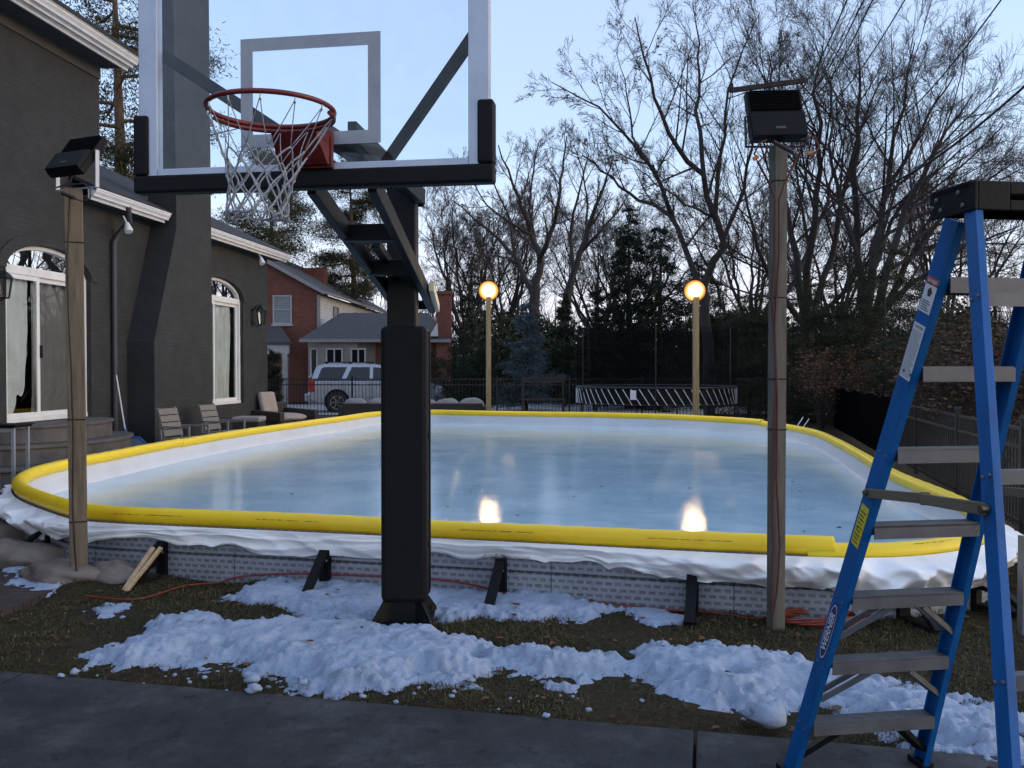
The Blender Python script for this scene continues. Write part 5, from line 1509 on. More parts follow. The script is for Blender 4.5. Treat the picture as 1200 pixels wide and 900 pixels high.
# ================================================================= neighbour's brick house
nb_ = empty('neighbor_house', (-9, 44, 0), 'red brick neighbour house with pale siding, grey roofs and bay windows', 'house')
X0, X1 = -19.0, at(373, 400, 44).x; Y0, Y1 = 44.0, 62.0; ze = 5.55; xr_ = -14.3; zr = ze + (X1 - xr_) * .56
mb = MB(); mb.prism([(X0, Y0, -.1), (X1, Y0, -.1), (X1, Y0, ze), (xr_, Y0, zr - .12), (X0, Y0, ze)], (0, .3, 0)); mb.build('wall', M['red_brick'], nb_)
mb = MB(); sh = .9; mb.hexa([(X1 - .3, Y0 + .3, -.1), (X1, Y0 + .3, -.1), (X1 + sh, Y1, -.1), (X1 + sh - .3, Y1, -.1), (X1 - .3, Y0 + .3, ze - .1), (X1, Y0 + .3, ze - .1), (X1 + sh, Y1, ze - .1), (X1 + sh - .3, Y1, ze - .1)]); mb.build('siding_wall', M['siding'], nb_)
mb = MB(); q = .38
mb.hexa([(X1 + q, Y0 - .3, ze - .18), (X1 + q + sh, Y1, ze - .18), (xr_ + sh, Y1, zr), (xr_, Y0 - .3, zr), (X1 + q, Y0 - .3, ze - .06), (X1 + q + sh, Y1, ze - .06), (xr_ + sh, Y1, zr + .12), (xr_, Y0 - .3, zr + .12)])
mb.hexa([(xr_, Y0 - .3, zr), (xr_ + sh, Y1, zr), (X0 - q + sh, Y1, ze - .18), (X0 - q, Y0 - .3, ze - .18), (xr_, Y0 - .3, zr + .12), (xr_ + sh, Y1, zr + .12), (X0 - q + sh, Y1, ze - .06), (X0 - q, Y0 - .3, ze - .06)])
rfo = mb.build('roof', M['roof_grey'], nb_)
mb = MB(); mb.mm(-12.6, -11.0, 52, 53, ze, at(600, 315, 52.5).z); mb.build('chimney', M['red_brick'], rfo)
mb = MB(); mb.bar((X1 + q + .03, Y0 - .3, ze - .12), (X1 + q + sh + .03, Y1, ze - .12), .10, .12); mb.bar((X1 + .03, Y0 - .04, -.05), (X1 + .03, Y0 - .04, ze - .2), .14, .1); mb.bar((xr_, Y0 - .33, zr + .02), (X1 + q, Y0 - .33, ze - .14), .06, .16); mb.build('trim', mat('nb_trim', (.26, .25, .24), .6), nb_)
def nwin(x0, x1, z0, z1, y, rail=True, m=None, axis='x', vbar=False, frame_m=None):
    f = MB(); t = .07
    if axis == 'x':
        g = lambda a, b, c, d_, e0, e1: f.mm(a, b, e0, e1, c, d_)
        g(x0, x0 + t, z0, z1, y - .06, y + .02); g(x1 - t, x1, z0, z1, y - .06, y + .02); g(x0 + t, x1 - t, z0, z0 + t, y - .06, y + .02); g(x0 + t, x1 - t, z1 - t, z1, y - .06, y + .02)
        if rail: g(x0 + t, x1 - t, (z0 + z1) / 2 - .03, (z0 + z1) / 2 + .03, y - .05, y + .02)
        if vbar: g((x0 + x1) / 2 - .03, (x0 + x1) / 2 + .03, z0 + t, z1 - t, y - .055, y + .02)
        g(x0 - .06, x1 + .06, z0 - .09, z0, y - .09, y + .02)
        P = [(x0 + t, y - .02, z0 + t), (x1 - t, y - .02, z0 + t), (x1 - t, y - .02, z1 - t), (x0 + t, y - .02, z1 - t)]
    else:
        g = lambda a, b, c, d_: f.mm(y - .02, y + .06, a, b, c, d_)
        g(x0, x0 + t, z0, z1); g(x1 - t, x1, z0, z1); g(x0 + t, x1 - t, z0, z0 + t); g(x0 + t, x1 - t, z1 - t, z1); g(x0 + t, x1 - t, (z0 + z1) / 2 - .03, (z0 + z1) / 2 + .03)
        P = [(y + .02, x0 + t, z0 + t), (y + .02, x1 - t, z0 + t), (y + .02, x1 - t, z1 - t), (y + .02, x0 + t, z1 - t)]
    o = f.build('window', frame_m or M['nbw'], nb_)
    MB().quad(*P).build('pane', m or M['car_glass'], o, recalc=False)
    return o
M['nbw'] = mat('nb_window', (.36, .36, .36), .5)
M['blind'] = band_mat('blind', (.20, .22, .23), 2, .12, .2, .5, .7)
a, b = at(320, 380, 44), at(342, 346, 44); nwin(a.x, b.x, a.z, b.z, 44 - .01, True, M['blind'])
for (pa, pb_, Y) in ((381, 387, 47.5), (413, 417, 52.5), (431, 434, 56.0), (436, 439, 58.5)):
    x = X1 + (Y - Y0) / (Y1 - Y0) * sh; y1 = 350 + (Y - 44) * .95
    nwin(Y - .55, Y + .55, ze - 2.0 if Y < 50 else ze - 1.4, ze - .55, x + .02, True, None, 'y')
# one-storey wing with bay
yw = 42.0; wa, wb = at(366, 400, yw).x, at(521, 400, yw).x; zw = at(600, 398, yw).z; zk = at(600, 367, yw + 2.6).z
mb = MB(); mb.mm(wa, wb, yw, yw + 5, -.1, zw); mb.build('wall', M['red_brick'], nb_)
mb = MB(); bx0, bx1 = at(361, 400, yw).x, at(440, 400, yw).x
mb.prism([(bx0, yw - .003, -.1), (bx0 + .75, yw - .75, -.1), (bx1 - .75, yw - .75, -.1), (bx1, yw - .003, -.1)], (0, 0, zw + .1 - .02)); mb.build('bay', M['beige'], nb_)
mb = MB(); ev = .35
A_ = [(wa - ev, yw - ev - .75, zw - .02), (wb + ev, yw - ev - .35, zw - .02), (wb + ev, yw + 5.2, zw - .02), (wa - ev, yw + 5.2, zw - .02)]
rx0, rx1 = at(399, 367, yw + 2.4).x, wb - 1.0
mb.add(A_ + [(rx0, yw + 2.4, zk), (rx1, yw + 2.4, zk)], [(0, 1, 5, 4), (1, 2, 5), (2, 3, 4, 5), (3, 0, 4), (3, 2, 1, 0)]); mb.build('roof', M['roof_grey'], nb_)
mb = MB(); mb.bar((wa - ev, yw - ev - .77, zw - .08), (wb + ev, yw - ev - .37, zw - .08), .1, .14); mb.build('gutter', M['nb_trim'] if 'nb_trim' in M else mat('nb_gutter', (.22, .21, .20), .6), nb_)
for x_a, x_b in ((382, 402), (411, 429)):
    a, b = at(x_a, 426, yw - .75), at(x_b, 408, yw - .75); nwin(a.x, b.x, a.z, b.z, yw - .76, False, None, 'x', True)
a, b = at(364.5, 440, yw - .4), at(373.5, 408, yw - .4); nwin(a.x, b.x, a.z, b.z, yw - .55, False)
mb = MB(); a = at(519.5, 345, yw - .5); mb.mm(a.x - .34, a.x + .36, yw - .5, yw - .004, -.1, a.z); mb.mm(a.x - .40, a.x + .42, yw - .56, yw + .05, a.z + .001, a.z + .16); mb.build('chimney', M['red_brick'], nb_)
a, b, c = at(503, 394, yw - .9), at(513, 394, yw - .9), at(512, 379, yw - .9)
mb = MB(); mb.prism([a, b, c], (0, .4, 0)); mb.build('gable', mat('gable_white', (.5, .5, .5), .6), nb_)
# porch
px0, px1 = at(300, 400, 43).x, at(345, 400, 43).x; zp = at(600, 404, 43).z
mb = MB(); mb.hexa([(px0, 42.4, zp), (px1, 42.4, zp), (px1 - .9, 43.99, zp), (px0, 43.99, zp), (px0, 42.4, zp + .12), (px1, 42.4, zp + .12), (at(322, 380, 43).x, 43.99, zp + 1.0), (px0, 43.99, zp + 1.0)]); mb.build('porch_roof', M['roof_grey'], nb_)
mb = MB(); mb.mm(px0, px1 - .15, 42.5, 42.7, zp - .45, zp - .003); a = at(334.5, 460, 42.6); mb.mm(a.x - .13, a.x + .13, 42.5, 42.75, -.05, zp - .452); mb.build('porch_post', mat('porch_white', (.42, .40, .38), .6), nb_)
a, b = at(317, 470, 43.9), at(331, 412, 43.9); mb = MB(); mb.mm(a.x, b.x, 43.93, 43.995, 0, b.z); mb.build('door', mat('door_wood', (.24, .10, .045), .5, 0, .2, 4), nb_)

# ================================================================= white SUV (heading +X in its own frame)
suv = empty('parked_suv', (0, 0, 0), 'white parked SUV with dark windows and chrome wheels behind the iron fence', 'car')
W_ = .98
mb = MB()
low = [(-2.58, .48), (-2.62, .70), (-2.56, .92), (-2.50, 1.22), (1.15, 1.22), (1.35, 1.16), (2.35, 1.06), (2.52, .95), (2.58, .70), (2.55, .42), (2.10, .36), (-2.2, .36)]
mb.prism([(x, -W_, z) for x, z in low], (0, 2 * W_, 0))
# greenhouse, sides leaning in
g0 = [(-2.50, 1.225), (1.05, 1.225), (.30, 1.80), (-.2, 1.86), (-2.0, 1.86), (-2.30, 1.78)]
def gh(x, z, s): return (x, s * (W_ - .02 - (z - 1.22) * .22), z)
n = len(g0); vs = [gh(x, z, -1) for x, z in g0] + [gh(x, z, 1) for x, z in g0]
mb.add(vs, [tuple(range(n - 1, -1, -1)), tuple(range(n, 2 * n))] + [(i, (i + 1) % n, n + (i + 1) % n, n + i) for i in range(n)])
body = mb.build('body', M['car_paint'], suv, bevel=.05)
def sidepanel(poly, m, name, out=.006, par=suv):
    for s in (-1, 1):
        MB().prism([Vector(gh(x, z, s)) + Vector((0, s * (out - .02), 0)) for x, z in poly], (0, s * .02, 0)).build(name, m, par)
sidepanel([(-2.28, 1.27), (-1.38, 1.27), (-1.16, 1.74), (-2.02, 1.74), (-2.12, 1.68)], M['car_glass'], 'window')
sidepanel([(-1.22, 1.27), (-.32, 1.27), (-.30, 1.74), (-.98, 1.74)], M['car_glass'], 'window')
sidepanel([(-.20, 1.27), (.72, 1.27), (.22, 1.70), (-.18, 1.74)], M['car_glass'], 'window')
MB().hexa([(-2.515, -.82, 1.28), (-2.515, .82, 1.28), (-2.47, .82, 1.28), (-2.47, -.82, 1.28), (-2.33, -.72, 1.74), (-2.33, .72, 1.74), (-2.28, .72, 1.74), (-2.28, -.72, 1.74)]).build('rear_window', M['car_glass'], suv)
MB().hexa([(1.03, -.80, 1.25), (1.07, -.80, 1.25), (1.07, .80, 1.25), (1.03, .80, 1.25), (.34, -.70, 1.78), (.38, -.70, 1.78), (.38, .70, 1.78), (.34, .70, 1.78)]).build('windshield', M['car_glass'], suv)
mb = MB(); mb.mm(-2.74, -2.55, -.96, .96, .44, .72); mb.mm(2.50, 2.66, -.94, .94, .40, .68); mb.build('bumper', M['car_paint'], suv, bevel=.04)
for s in (-1, 1):
    mb = MB(); mb.mm(-2.60, -2.36, s * .80 - .17 * (s > 0) + 0, s * .80 + .17 * (s < 0) + 0, .8, 1.25); mb.v = [(x, y + s * .185, z) for x, y, z in mb.v]; mb.build('tail_light', M['tail_red'], suv, bevel=.01)
    mb = MB(); mb.mm(2.20, 2.54, min(s * .62, s * .99), max(s * .62, s * .99), .74, .98); mb.build('headlight', M['headlight'], suv, bevel=.02)
    mb = MB(); mb.mm(.75, .92, min(s * .97, s * 1.16), max(s * .97, s * 1.16), 1.22, 1.40); mb.build('side_mirror', M['car_paint'], suv, bevel=.03)
    mb = MB(); mb.bar((-2.0, s * .66, 1.93), (-.1, s * .66, 1.93), .05, .03)
    for q in (-1.9, -1.0, -.2): mb.bar((q, s * .66, 1.85), (q, s * .66, 1.93), .05, .06)
    mb.build('roof_rail', M['black_plastic'], suv)
    for q in (-.62, .30): MB().mm(q - .1, q + .1, min(s * .985, s * 1.01), max(s * .985, s * 1.01), 1.08, 1.12).build('door_handle', M['chrome'], suv)
    mb = MB(); mb.mm(-1.0, 1.1, min(s * .984, s * .995), max(s * .984, s * .995), .62, .68); mb.build('side_moulding', M['car_paint'], suv)
    for q in (-1.55, 1.55):
        mb = MB(); mb.lathe([(.47, -.02), (.47, .006)], (q, s * W_, .44), 28, (0, s, 0)); mb.build('wheel_arch', M['black_plastic'], suv)
        mb = MB(); mb.lathe([(.25, -.2), (.36, -.2), (.395, -.16), (.395, .0), (.36, .045), (.26, .045)], (q, s * W_, .395), 28, (0, s, 0)); wh = mb.build('wheel', M['tyre'], suv, smooth=40)
        rm = MB(); rm.lathe([(.265, .0), (.265, .05), (.235, .05), (.225, .02), (.05, .03), (.04, .055), (.0, .055)], (q, s * W_, .395), 28, (0, s, 0))
        for k in range(6):
            a0 = 2 * PI * k / 6; c = Vector((q, s * (W_ + .045), .395)); dd = Vector((math.cos(a0), 0, math.sin(a0)))
            rm.bar(c + dd * .03, c + dd * .24, .055, .03, up=(0, s, 0))
        rm.build('rim', M['chrome'], wh, smooth=40)
for q in (-1.30, -.26, .86):
    for s in (-1, 1): MB().mm(q - .006, q + .006, min(s * .975, s * .984), max(s * .975, s * .984), .5, 1.2).build('door_gap', M['black_plastic'], suv)
p = at(441, 480, 34.8); suv.location = (p.x, 34.8, 0); suv.rotation_euler = (0, 0, R(13)); suv.scale = (1.0, 1.0, 1.0)

# ================================================================= iron fences
def iron_fence(name, pts, h, label, gap=.11, screen=None, post_every=2.4, pick=.016):
    r = empty(name, (pts[0][0], pts[0][1], 0), label, 'fence')
    for i in range(len(pts) - 1):
        a, b = Vector((*pts[i], 0)), Vector((*pts[i + 1], 0)); L_2 = (b - a).length; d = (b - a).normalized(); n = max(1, round(L_2 / post_every))
        for k in range(n):
            p, q = a + d * (L_2 * k / n), a + d * (L_2 * (k + 1) / n)
            mb = MB()
            for z in (.12, h - .22, h - .03): mb.bar(p + ZZ * z, q + ZZ * z, .03, .034)
            m_ = int((q - p).length / gap)
            for j in range(1, m_):
                c = p + (q - p) * (j / m_); mb.bar(c + ZZ * .06, c + ZZ * (h - .03), pick, pick, up=d)
            mb.build('panel', M['iron'], r, recalc=False)
            ps = MB(); ps.bar(p - ZZ * .05, p + ZZ * (h + .06), .055, .055, up=d); ps.box(p + ZZ * (h + .075), (.07, .07, .03)); ps.build('post', M['iron'], r)
    return r
bf = iron_fence('iron_fence', [(-10.2, 29.6), (9.2, 29.6)], 1.36, 'black iron picket fence crossing the yard in front of the parked SUV', .115)
rfence = [(3.2, 1.0), (4.15, 5.0), (5.15, 8.9), (7.1, 16.7), (9.2, 25.0)]
rf_ = iron_fence('iron_fence', rfence[1:], 1.10, 'black iron picket fence along the right border of the yard beside the ladder', .105)
# dark windscreen cloth tied to the far half of the right fence
sc_ = MB(); a, b = Vector((6.9, 16.0, 0)), Vector((9.15, 25.0, 0)); nn = (b - a).normalized(); nx = Vector((-nn.y, nn.x, 0))
ss = np.linspace(0, (b - a).length, 120); vv = np.linspace(0, 1, 8); SS2, VV2 = np.meshgrid(ss, vv)
of_ = .05 + .03 * np.sin(SS2 * 2.6) * np.sin(VV2 * PI) + .03 * (fbm(SS2, VV2 * 2, 9, 3) - .5)
top = 1.14 + .03 * np.cos(SS2 * 2.62)
sc_.grid(a.x + nn.x * SS2 + nx.x * of_, a.y + nn.y * SS2 + nx.y * of_, .04 + VV2 * (top - .04))
tag(sc_.build('privacy_screen', mat('screen_black', (.0045, .0045, .005), .95, spec=0), smooth=180, origin=a, recalc=False), 'black cloth privacy screen hung on the far stretch of the right-hand fence', 'screen')
# two thin pale sticks above the rail, and a grey stake by the ladder
for k, (x0, y0, x1, y1, lb) in enumerate(((936, 500, 941, 489, 'thin white stick leaning on the black screen, the one nearer the wooden post'), (943, 502, 948, 491, 'thin white stick leaning on the black screen, the one nearer the ladder'))):
    D = 19.9; p = at(x0, y0, D); q = at(x1, y1, D + .2); p0 = p + (p - q) * 3.2; p0.z = max(p0.z, 0)
    tag(MB().tube([p0, q], .012, 6).build('stick', M['pole_white'], origin=p0), lb, 'stick')
p = on(1196, 742); mb = MB(); mb.bar(Vector((p.x, p.y, -.1)), Vector((p.x, p.y, .62)), .012, .06); mb.bar(Vector((p.x + .02, p.y + .012, -.1)), Vector((p.x + .02, p.y + .012, .62)), .04, .008)
tag(mb.build('metal_stake', M['grey_alu2'], origin=Vector((p.x, p.y, 0))), 'grey angled metal stake standing in the lawn behind the ladder', 'stake')

# ================================================================= trampoline
D = 26.6; tc_ = Vector((at(768, 460, D).x, D, 0)); TR = 2.36
tp = empty('trampoline', tc_, 'round trampoline with black net and white diagonal lacing at the back fence', 'trampoline')
zt, zb = at(600, 454, D - 1).z, at(600, 473, D - 1).z
ringp = lambda r, z, n=48: [tc_ + Vector((r * math.cos(2 * PI * k / n), r * math.sin(2 * PI * k / n), z)) for k in range(n)]
mb = MB(); mb.tube(ringp(TR, zt), .035, 8, closed=True); mb.tube(ringp(TR - .02, zb), .025, 8, closed=True); mb.build('frame_ring', M['iron'], tp, smooth=60)
mb = MB(); mb.add([tuple(v) for v in ringp(TR - .05, zt - .04)], [tuple(range(48))]); mb.build('jumping_mat', M['black_pad'], tp)
mb = MB(); a, b = ringp(TR - .03, zt, 96), ringp(TR - .03, zb, 96); mb.add(a + b, [(k, (k + 1) % 96, 96 + (k + 1) % 96, 96 + k) for k in range(96)]); mb.build('skirt', M['black_pad'], tp, recalc=False)
mb = MB(); ns = 62
for k in range(ns):
    a0, a1 = 2 * PI * k / ns, 2 * PI * (k + 1.25) / ns
    P = []
    for j in range(5):
        a = a0 + (a1 - a0) * j / 4; P.append(tc_ + Vector(((TR + .012) * math.cos(a), (TR + .012) * math.sin(a), zt + (zb - zt) * j / 4)))
    mb.tube(P, .013, 4)
mb.build('lacing', mat('lace_white', (.62, .62, .62), .6), tp)
for k in range(6):
    a = 2 * PI * (k + .35) / 6; c = tc_ + Vector(((TR + .05) * math.cos(a), (TR + .05) * math.sin(a), 0))
    MB().tube([c, c + ZZ * 2.85], .013, 8).build('net_pole', M['iron'], tp); MB().tube([c, tc_ + Vector((TR * math.cos(a + .25), TR * math.sin(a + .25), 0.02)), tc_ + Vector((TR * math.cos(a + .25), TR * math.sin(a + .25), zb))], .022, 8).build('leg', M['iron'], tp)
def netm():
    m, nt, b = _nodes('safety_net'); out = [n for n in nt.nodes if n.type == 'OUTPUT_MATERIAL'][0]
    tr = N(nt, 'ShaderNodeBsdfTransparent'); mx = N(nt, 'ShaderNodeMixShader'); mx.inputs[0].default_value = .30; b.inputs['Specular IOR Level'].default_value = .0; b.inputs['Base Color'].default_value = (.006, .006, .007, 1); b.inputs['Roughness'].default_value = .9
    nt.links.new(tr.outputs[0], mx.inputs[1]); nt.links.new(b.outputs[0], mx.inputs[2]); nt.links.new(mx.outputs[0], out.inputs[0]); return m
mb = MB(); a, b = ringp(TR, zt + .02, 72), ringp(TR + .03, 2.85, 72); mb.add(a + b, [(k, (k + 1) % 72, 72 + (k + 1) % 72, 72 + k) for k in range(72)]); mb.build('safety_net', netm(), tp, recalc=False)
mb = MB(); c = at(742, 463, D - TR - .06); mb.box(c, (.16, .012, .26)); mb.build('label_tag', M['sticker_white'], tp)
for px, py, m, lb, r in ((774, 452, 'ball_red', 'dull red ball lying on the trampoline', .10), (784, 448, 'ball_blue', 'dark blue ball lying on the trampoline', .13)):
    p = at(px, py, D); tag(MB().blob((0, 0, 0), (r, r, r), 20, 12).build('ball', M[m], origin=Vector((p.x, D, zt - .04 + r)), smooth=180), lb, 'ball')
# wooden garden bench far behind
bn = empty('garden_bench', (at(638, 445, 33).x, 33, 0), 'weathered reddish garden bench in front of the blue spruce', 'bench')
a, b = at(611, 440, 33), at(662, 440, 33); mw = mat('bench_wood', (.040, .026, .022), .7, 0, .2, 4)
mb = MB()
for z in (1.30, 1.42): mb.bar((a.x, 33.2, z - .1), (b.x, 33.2, z - .1), .03, .10)
mb.build('backrest', mw, bn); mb = MB(); mb.mm(a.x, b.x, 32.7, 33.15, .50, .56); mb.build('seat', mw, bn)
for x in (a.x + .06, b.x - .06):
    mb = MB(); mb.mm(x - .04, x + .04, 32.72, 32.8, 0, .5); mb.mm(x - .04, x + .04, 33.17, 33.24, 0, 1.36); mb.build('leg', mw, bn)

# ================================================================= overhead wires
WIRES = [((1003, -25), (952, 62), 17, .017, 'thin power line crossing the sky, nearest to the floodlight'), ((1024, -25), (962, 72), 18, .017, 'power line of the close pair, next to the floodlight side'),
         ((1034, -25), (978, 62), 18, .017, 'power line of the close pair, next to the ladder side'), ((1078, -30), (1000, 72), 20, .018, 'lone thin power line between the close pair and the thick cable'),
         ((1195, -30), (1085, 90), 20, .019, 'thin power line crossing the sky above the stepladder top'), ((1240, 66), (1085, 168), 16, .026, 'thick black overhead cable passing behind the stepladder top')]
for (p0, p1, D, r, lb) in WIRES:
    a = at(*p0, D); b = at(*p1, D + 5); ext = b + (b - a) * 1.1
    P = [a + (ext - a) * (k / 16) - ZZ * (.5 * math.sin(PI * k / 16)) for k in range(17)]
    tag(MB().tube(P, r, 6).build('power_line', M['iron'], origin=a), lb, 'power line', 'overhead wires')

# ================================================================= trees
def tubes_np(mb, P, Rr, n):
    """batch of tapered tubes; P (m, K, 3), Rr (m, K)"""
    P = np.asarray(P, float); Rr = np.asarray(Rr, float)
    if len(P) == 0: return
    m, K, _ = P.shape
    d = P[:, -1] - P[:, 0]; d /= np.linalg.norm(d, axis=1)[:, None] + 1e-9
    ref = np.where(np.abs(d[:, 2:3]) > .9, np.array([[1.0, 0, 0]]), np.array([[0, 0, 1.0]]))
    r = np.cross(d, ref); r /= np.linalg.norm(r, axis=1)[:, None] + 1e-9; u = np.cross(r, d)
    a = 2 * PI * np.arange(n) / n
    off = r[:, None, :] * np.cos(a)[None, :, None] + u[:, None, :] * np.sin(a)[None, :, None]      # m n 3
    V = P[:, :, None, :] + off[:, None] * Rr[:, :, None, None]
    base = len(mb.v); mb.v.extend(map(tuple, V.reshape(-1, 3)))
    i = np.arange(m)[:, None, None] * (K * n); j = np.arange(K - 1)[None, :, None] * n; k = np.arange(n)[None, None, :]; k2 = (k + 1) % n
    f = np.stack([i + j + k, i + j + n + k, i + j + n + k2, i + j + k2], -1).reshape(-1, 4) + base
    mb.f.extend(map(tuple, f.tolist()))

def grow(paths, rng, counts, lens, ang, K=4, up=.20, rad=.5, min_r=.004, t0=.22, wob=.075):
    """paths: list of (points array K x 3, radii); returns children"""
    out = []
    for P, Rr in paths:
        L = np.linalg.norm(np.diff(P, axis=0), axis=1).sum(); n = counts if isinstance(counts, int) else rng.randint(*counts)
        for c in range(n):
            t = t0 + (1 - t0) * (c + rng.random()) / n
            x = t * (len(P) - 1); i = min(int(x), len(P) - 2); fr = x - i
            p = P[i] * (1 - fr) + P[i + 1] * fr; d = P[i + 1] - P[i]; d = d / (np.linalg.norm(d) + 1e-9)
            r0 = (Rr[i] * (1 - fr) + Rr[i + 1] * fr) * rad
            a = rng.uniform(0, 2 * PI); ax = np.cross(d, [math.cos(a), math.sin(a), rng.uniform(-.5, .8)]); ax /= np.linalg.norm(ax) + 1e-9
            th = R(rng.uniform(*ang)); nd = d * math.cos(th) + ax * math.sin(th)
            ln = L * rng.uniform(*lens) * (1 - .45 * (t - t0))
            Q = [p]; q = p
            for k in range(1, K):
                nd = nd + np.array([rng.gauss(0, wob), rng.gauss(0, wob), rng.gauss(0, wob) + up * .35]); nd /= np.linalg.norm(nd)
                q = q + nd * (ln / (K - 1)); Q.append(q)
            out.append((np.array(Q), np.linspace(max(r0, min_r), max(r0 * .35, min_r * .6), K)))
    return out

def add_paths(mb, paths, n):
    byK = {}
    for P, Rr in paths: byK.setdefault(len(P), []).append((P, Rr))
    for K, L in byK.items(): tubes_np(mb, np.array([p for p, _ in L]), np.array([r for _, r in L]), n)

def bare_tree(label, base, limbs, seed, levels, twig_r=.006, group='bare trees', leaves=0, name='bare_tree', bark='bark', twig='twig', leaf_zone=None):
    """limbs: list of (points, r0, r1); first entries form the trunk"""
    rng = random.Random(seed); root = empty(name, base, label, 'tree', group)
    tk = MB(); paths = []
    for pts, r0, r1 in limbs:
        P = np.array([tuple(p) for p in pts]); rr = np.linspace(r0, r1, len(P))
        # refine and wobble a little
        q = np.linspace(0, len(P) - 1, (len(P) - 1) * 3 + 1); i = np.clip(q.astype(int), 0, len(P) - 2); f = (q - i)[:, None]
        P2 = P[i] * (1 - f) + P[i + 1] * f
        L = np.linalg.norm(P[-1] - P[0]); P2[1:-1] += np.array([[rng.gauss(0, .006 * L) for _ in range(3)] for _ in range(len(P2) - 2)])
        r2 = np.interp(q, range(len(rr)), rr)
        tk.tube([Vector(p) for p in P2], list(r2), 8, cap=False)
        paths.append((P2, r2))
    tk.build('trunk', M[bark], root, smooth=180)
    cr = MB(); cur = paths[1:] if len(paths) > 1 else paths
    for li, lv in enumerate(levels):
        cur = grow(cur, rng, **lv, min_r=twig_r * (1.5 if li < 1 else 1))
        add_paths(cr, cur, 5 if li == 0 else (4 if li == 1 else 3))
    cr.build('crown', M[twig], root, recalc=False)
    if leaves:
        lm = MB()
        for k in range(leaves):
            P, _ = cur[rng.randrange(len(cur))]; p = Vector(P[-1])
            if leaf_zone and not leaf_zone(p): continue
            leaf(lm, p, rng.uniform(.03, .075), rng, 1.5)
        lm.build('dead_leaves', M['dead_leaf'], root, recalc=False)
    return root

def ptl(D, *pts):
    """limb from pixels; an entry may carry its own depth offset"""
    return [at(p[0], p[1], D + (p[2] if len(p) > 2 else 0)) for p in pts]
LV_FINE = [dict(counts=(8, 11), lens=(.32, .55), ang=(25, 55)), dict(counts=(6, 8), lens=(.35, .6), ang=(22, 52), wob=.07), dict(counts=(5, 8), lens=(.4, .7), ang=(18, 48), wob=.06, K=3), dict(counts=(4, 6), lens=(.45, .85), ang=(20, 55), K=3)]
LV_OPEN = [dict(counts=(7, 9), lens=(.20, .36), ang=(25, 55)), dict(counts=(5, 7), lens=(.35, .6), ang=(22, 52), wob=.07), dict(counts=(4, 6), lens=(.4, .7), ang=(18, 48), wob=.06, K=3), dict(counts=(3, 4), lens=(.45, .85), ang=(20, 55), K=3)]
LV_MED = [dict(counts=(8, 10), lens=(.30, .5), ang=(25, 55)), dict(counts=(5, 7), lens=(.35, .6), ang=(22, 52), wob=.07), dict(counts=(4, 6), lens=(.4, .7), ang=(18, 48), wob=.06, K=3), dict(counts=(3, 5), lens=(.45, .85), ang=(20, 55), K=3)]

D = 32
g = at(832, 440, D); g.z = -.1
t1 = bare_tree('tall bare maple with clinging dead leaves, reaching left over the evergreens', g, [
    (ptl(D, (832, 495), (830, 400), (822, 330)), 0.222, 0.168),
    (ptl(D, (826, 345), (806, 300, .3), (786, 250, 1), (750, 236, 2), (715, 208, 2), (682, 182, 1.5)), 0.126, 0.021),
    (ptl(D, (787, 252, 1), (766, 200, 0), (742, 170, -1), (702, 128, -1.5), (646, 96, -2)), 0.089, 0.014),
    (ptl(D, (766, 200, 0), (740, 160, 1), (735, 110, 1.5), (722, 60, 2)), 0.052, 0.010),
    (ptl(D, (824, 335), (845, 290, -.5), (822, 205, -1), (782, 155, -2), (760, 90, -2.5), (744, 20, -3)), 0.148, 0.017),
    (ptl(D, (825, 210, -1), (818, 130, -.5), (820, 70, 0), (812, 5, 0)), 0.089, 0.014),
    (ptl(D, (838, 260, -.5), (846, 160, 1), (862, 80, 2), (890, 15, 2)), 0.081, 0.014),
    (ptl(D, (838, 255, -.5), (800, 238, -2), (770, 215, -3), (740, 190, -4)), 0.052, 0.010),
    (ptl(D, (844, 290, -.5), (872, 220, -1), (884, 150, -2), (905, 60, -2)), 0.081, 0.014),
], 11, [dict(counts=(9, 11), lens=(.20, .40), ang=(25, 60))] + LV_MED[1:], leaves=420, twig_r=.006, leaf_zone=lambda p: p.x < 6.0)
D = 46
g = at(627, 440, D); g.z = -.1
bare_tree('slender bare tree rising behind the blue spruce, forked low', g, [
    (ptl(D, (628, 470), (627, 390), (627, 345)), .34, .27),
    (ptl(D, (628, 345), (633, 305), (622, 272, 1), (610, 240, 1), (600, 215, 1), (584, 170, 1)), .22, .03),
    (ptl(D, (632, 308), (640, 285, -1), (649, 265, -1), (655, 235, -2), (658, 200, -2), (664, 160, -2)), .16, .03),
    (ptl(D, (626, 345), (606, 308, 1), (584, 280, 2), (562, 262, 2), (530, 235, 2)), .15, .03),
    (ptl(D, (622, 275), (598, 262, -1), (570, 240, -2), (548, 200, -2)), .08, .02),
    (ptl(D, (633, 300), (620, 250, 2), (625, 200, 3), (632, 165, 3)), .08, .02),
    (ptl(D, (606, 308), (590, 300, -1), (560, 300, -2), (520, 285, -3)), .07, .02),
    (ptl(D, (606, 308), (596, 250, 0), (578, 215, 0), (562, 190, 0)), .07, .02),
], 22, LV_OPEN, twig_r=.007)
D = 50
g = at(660, 440, D); g.z = -.1
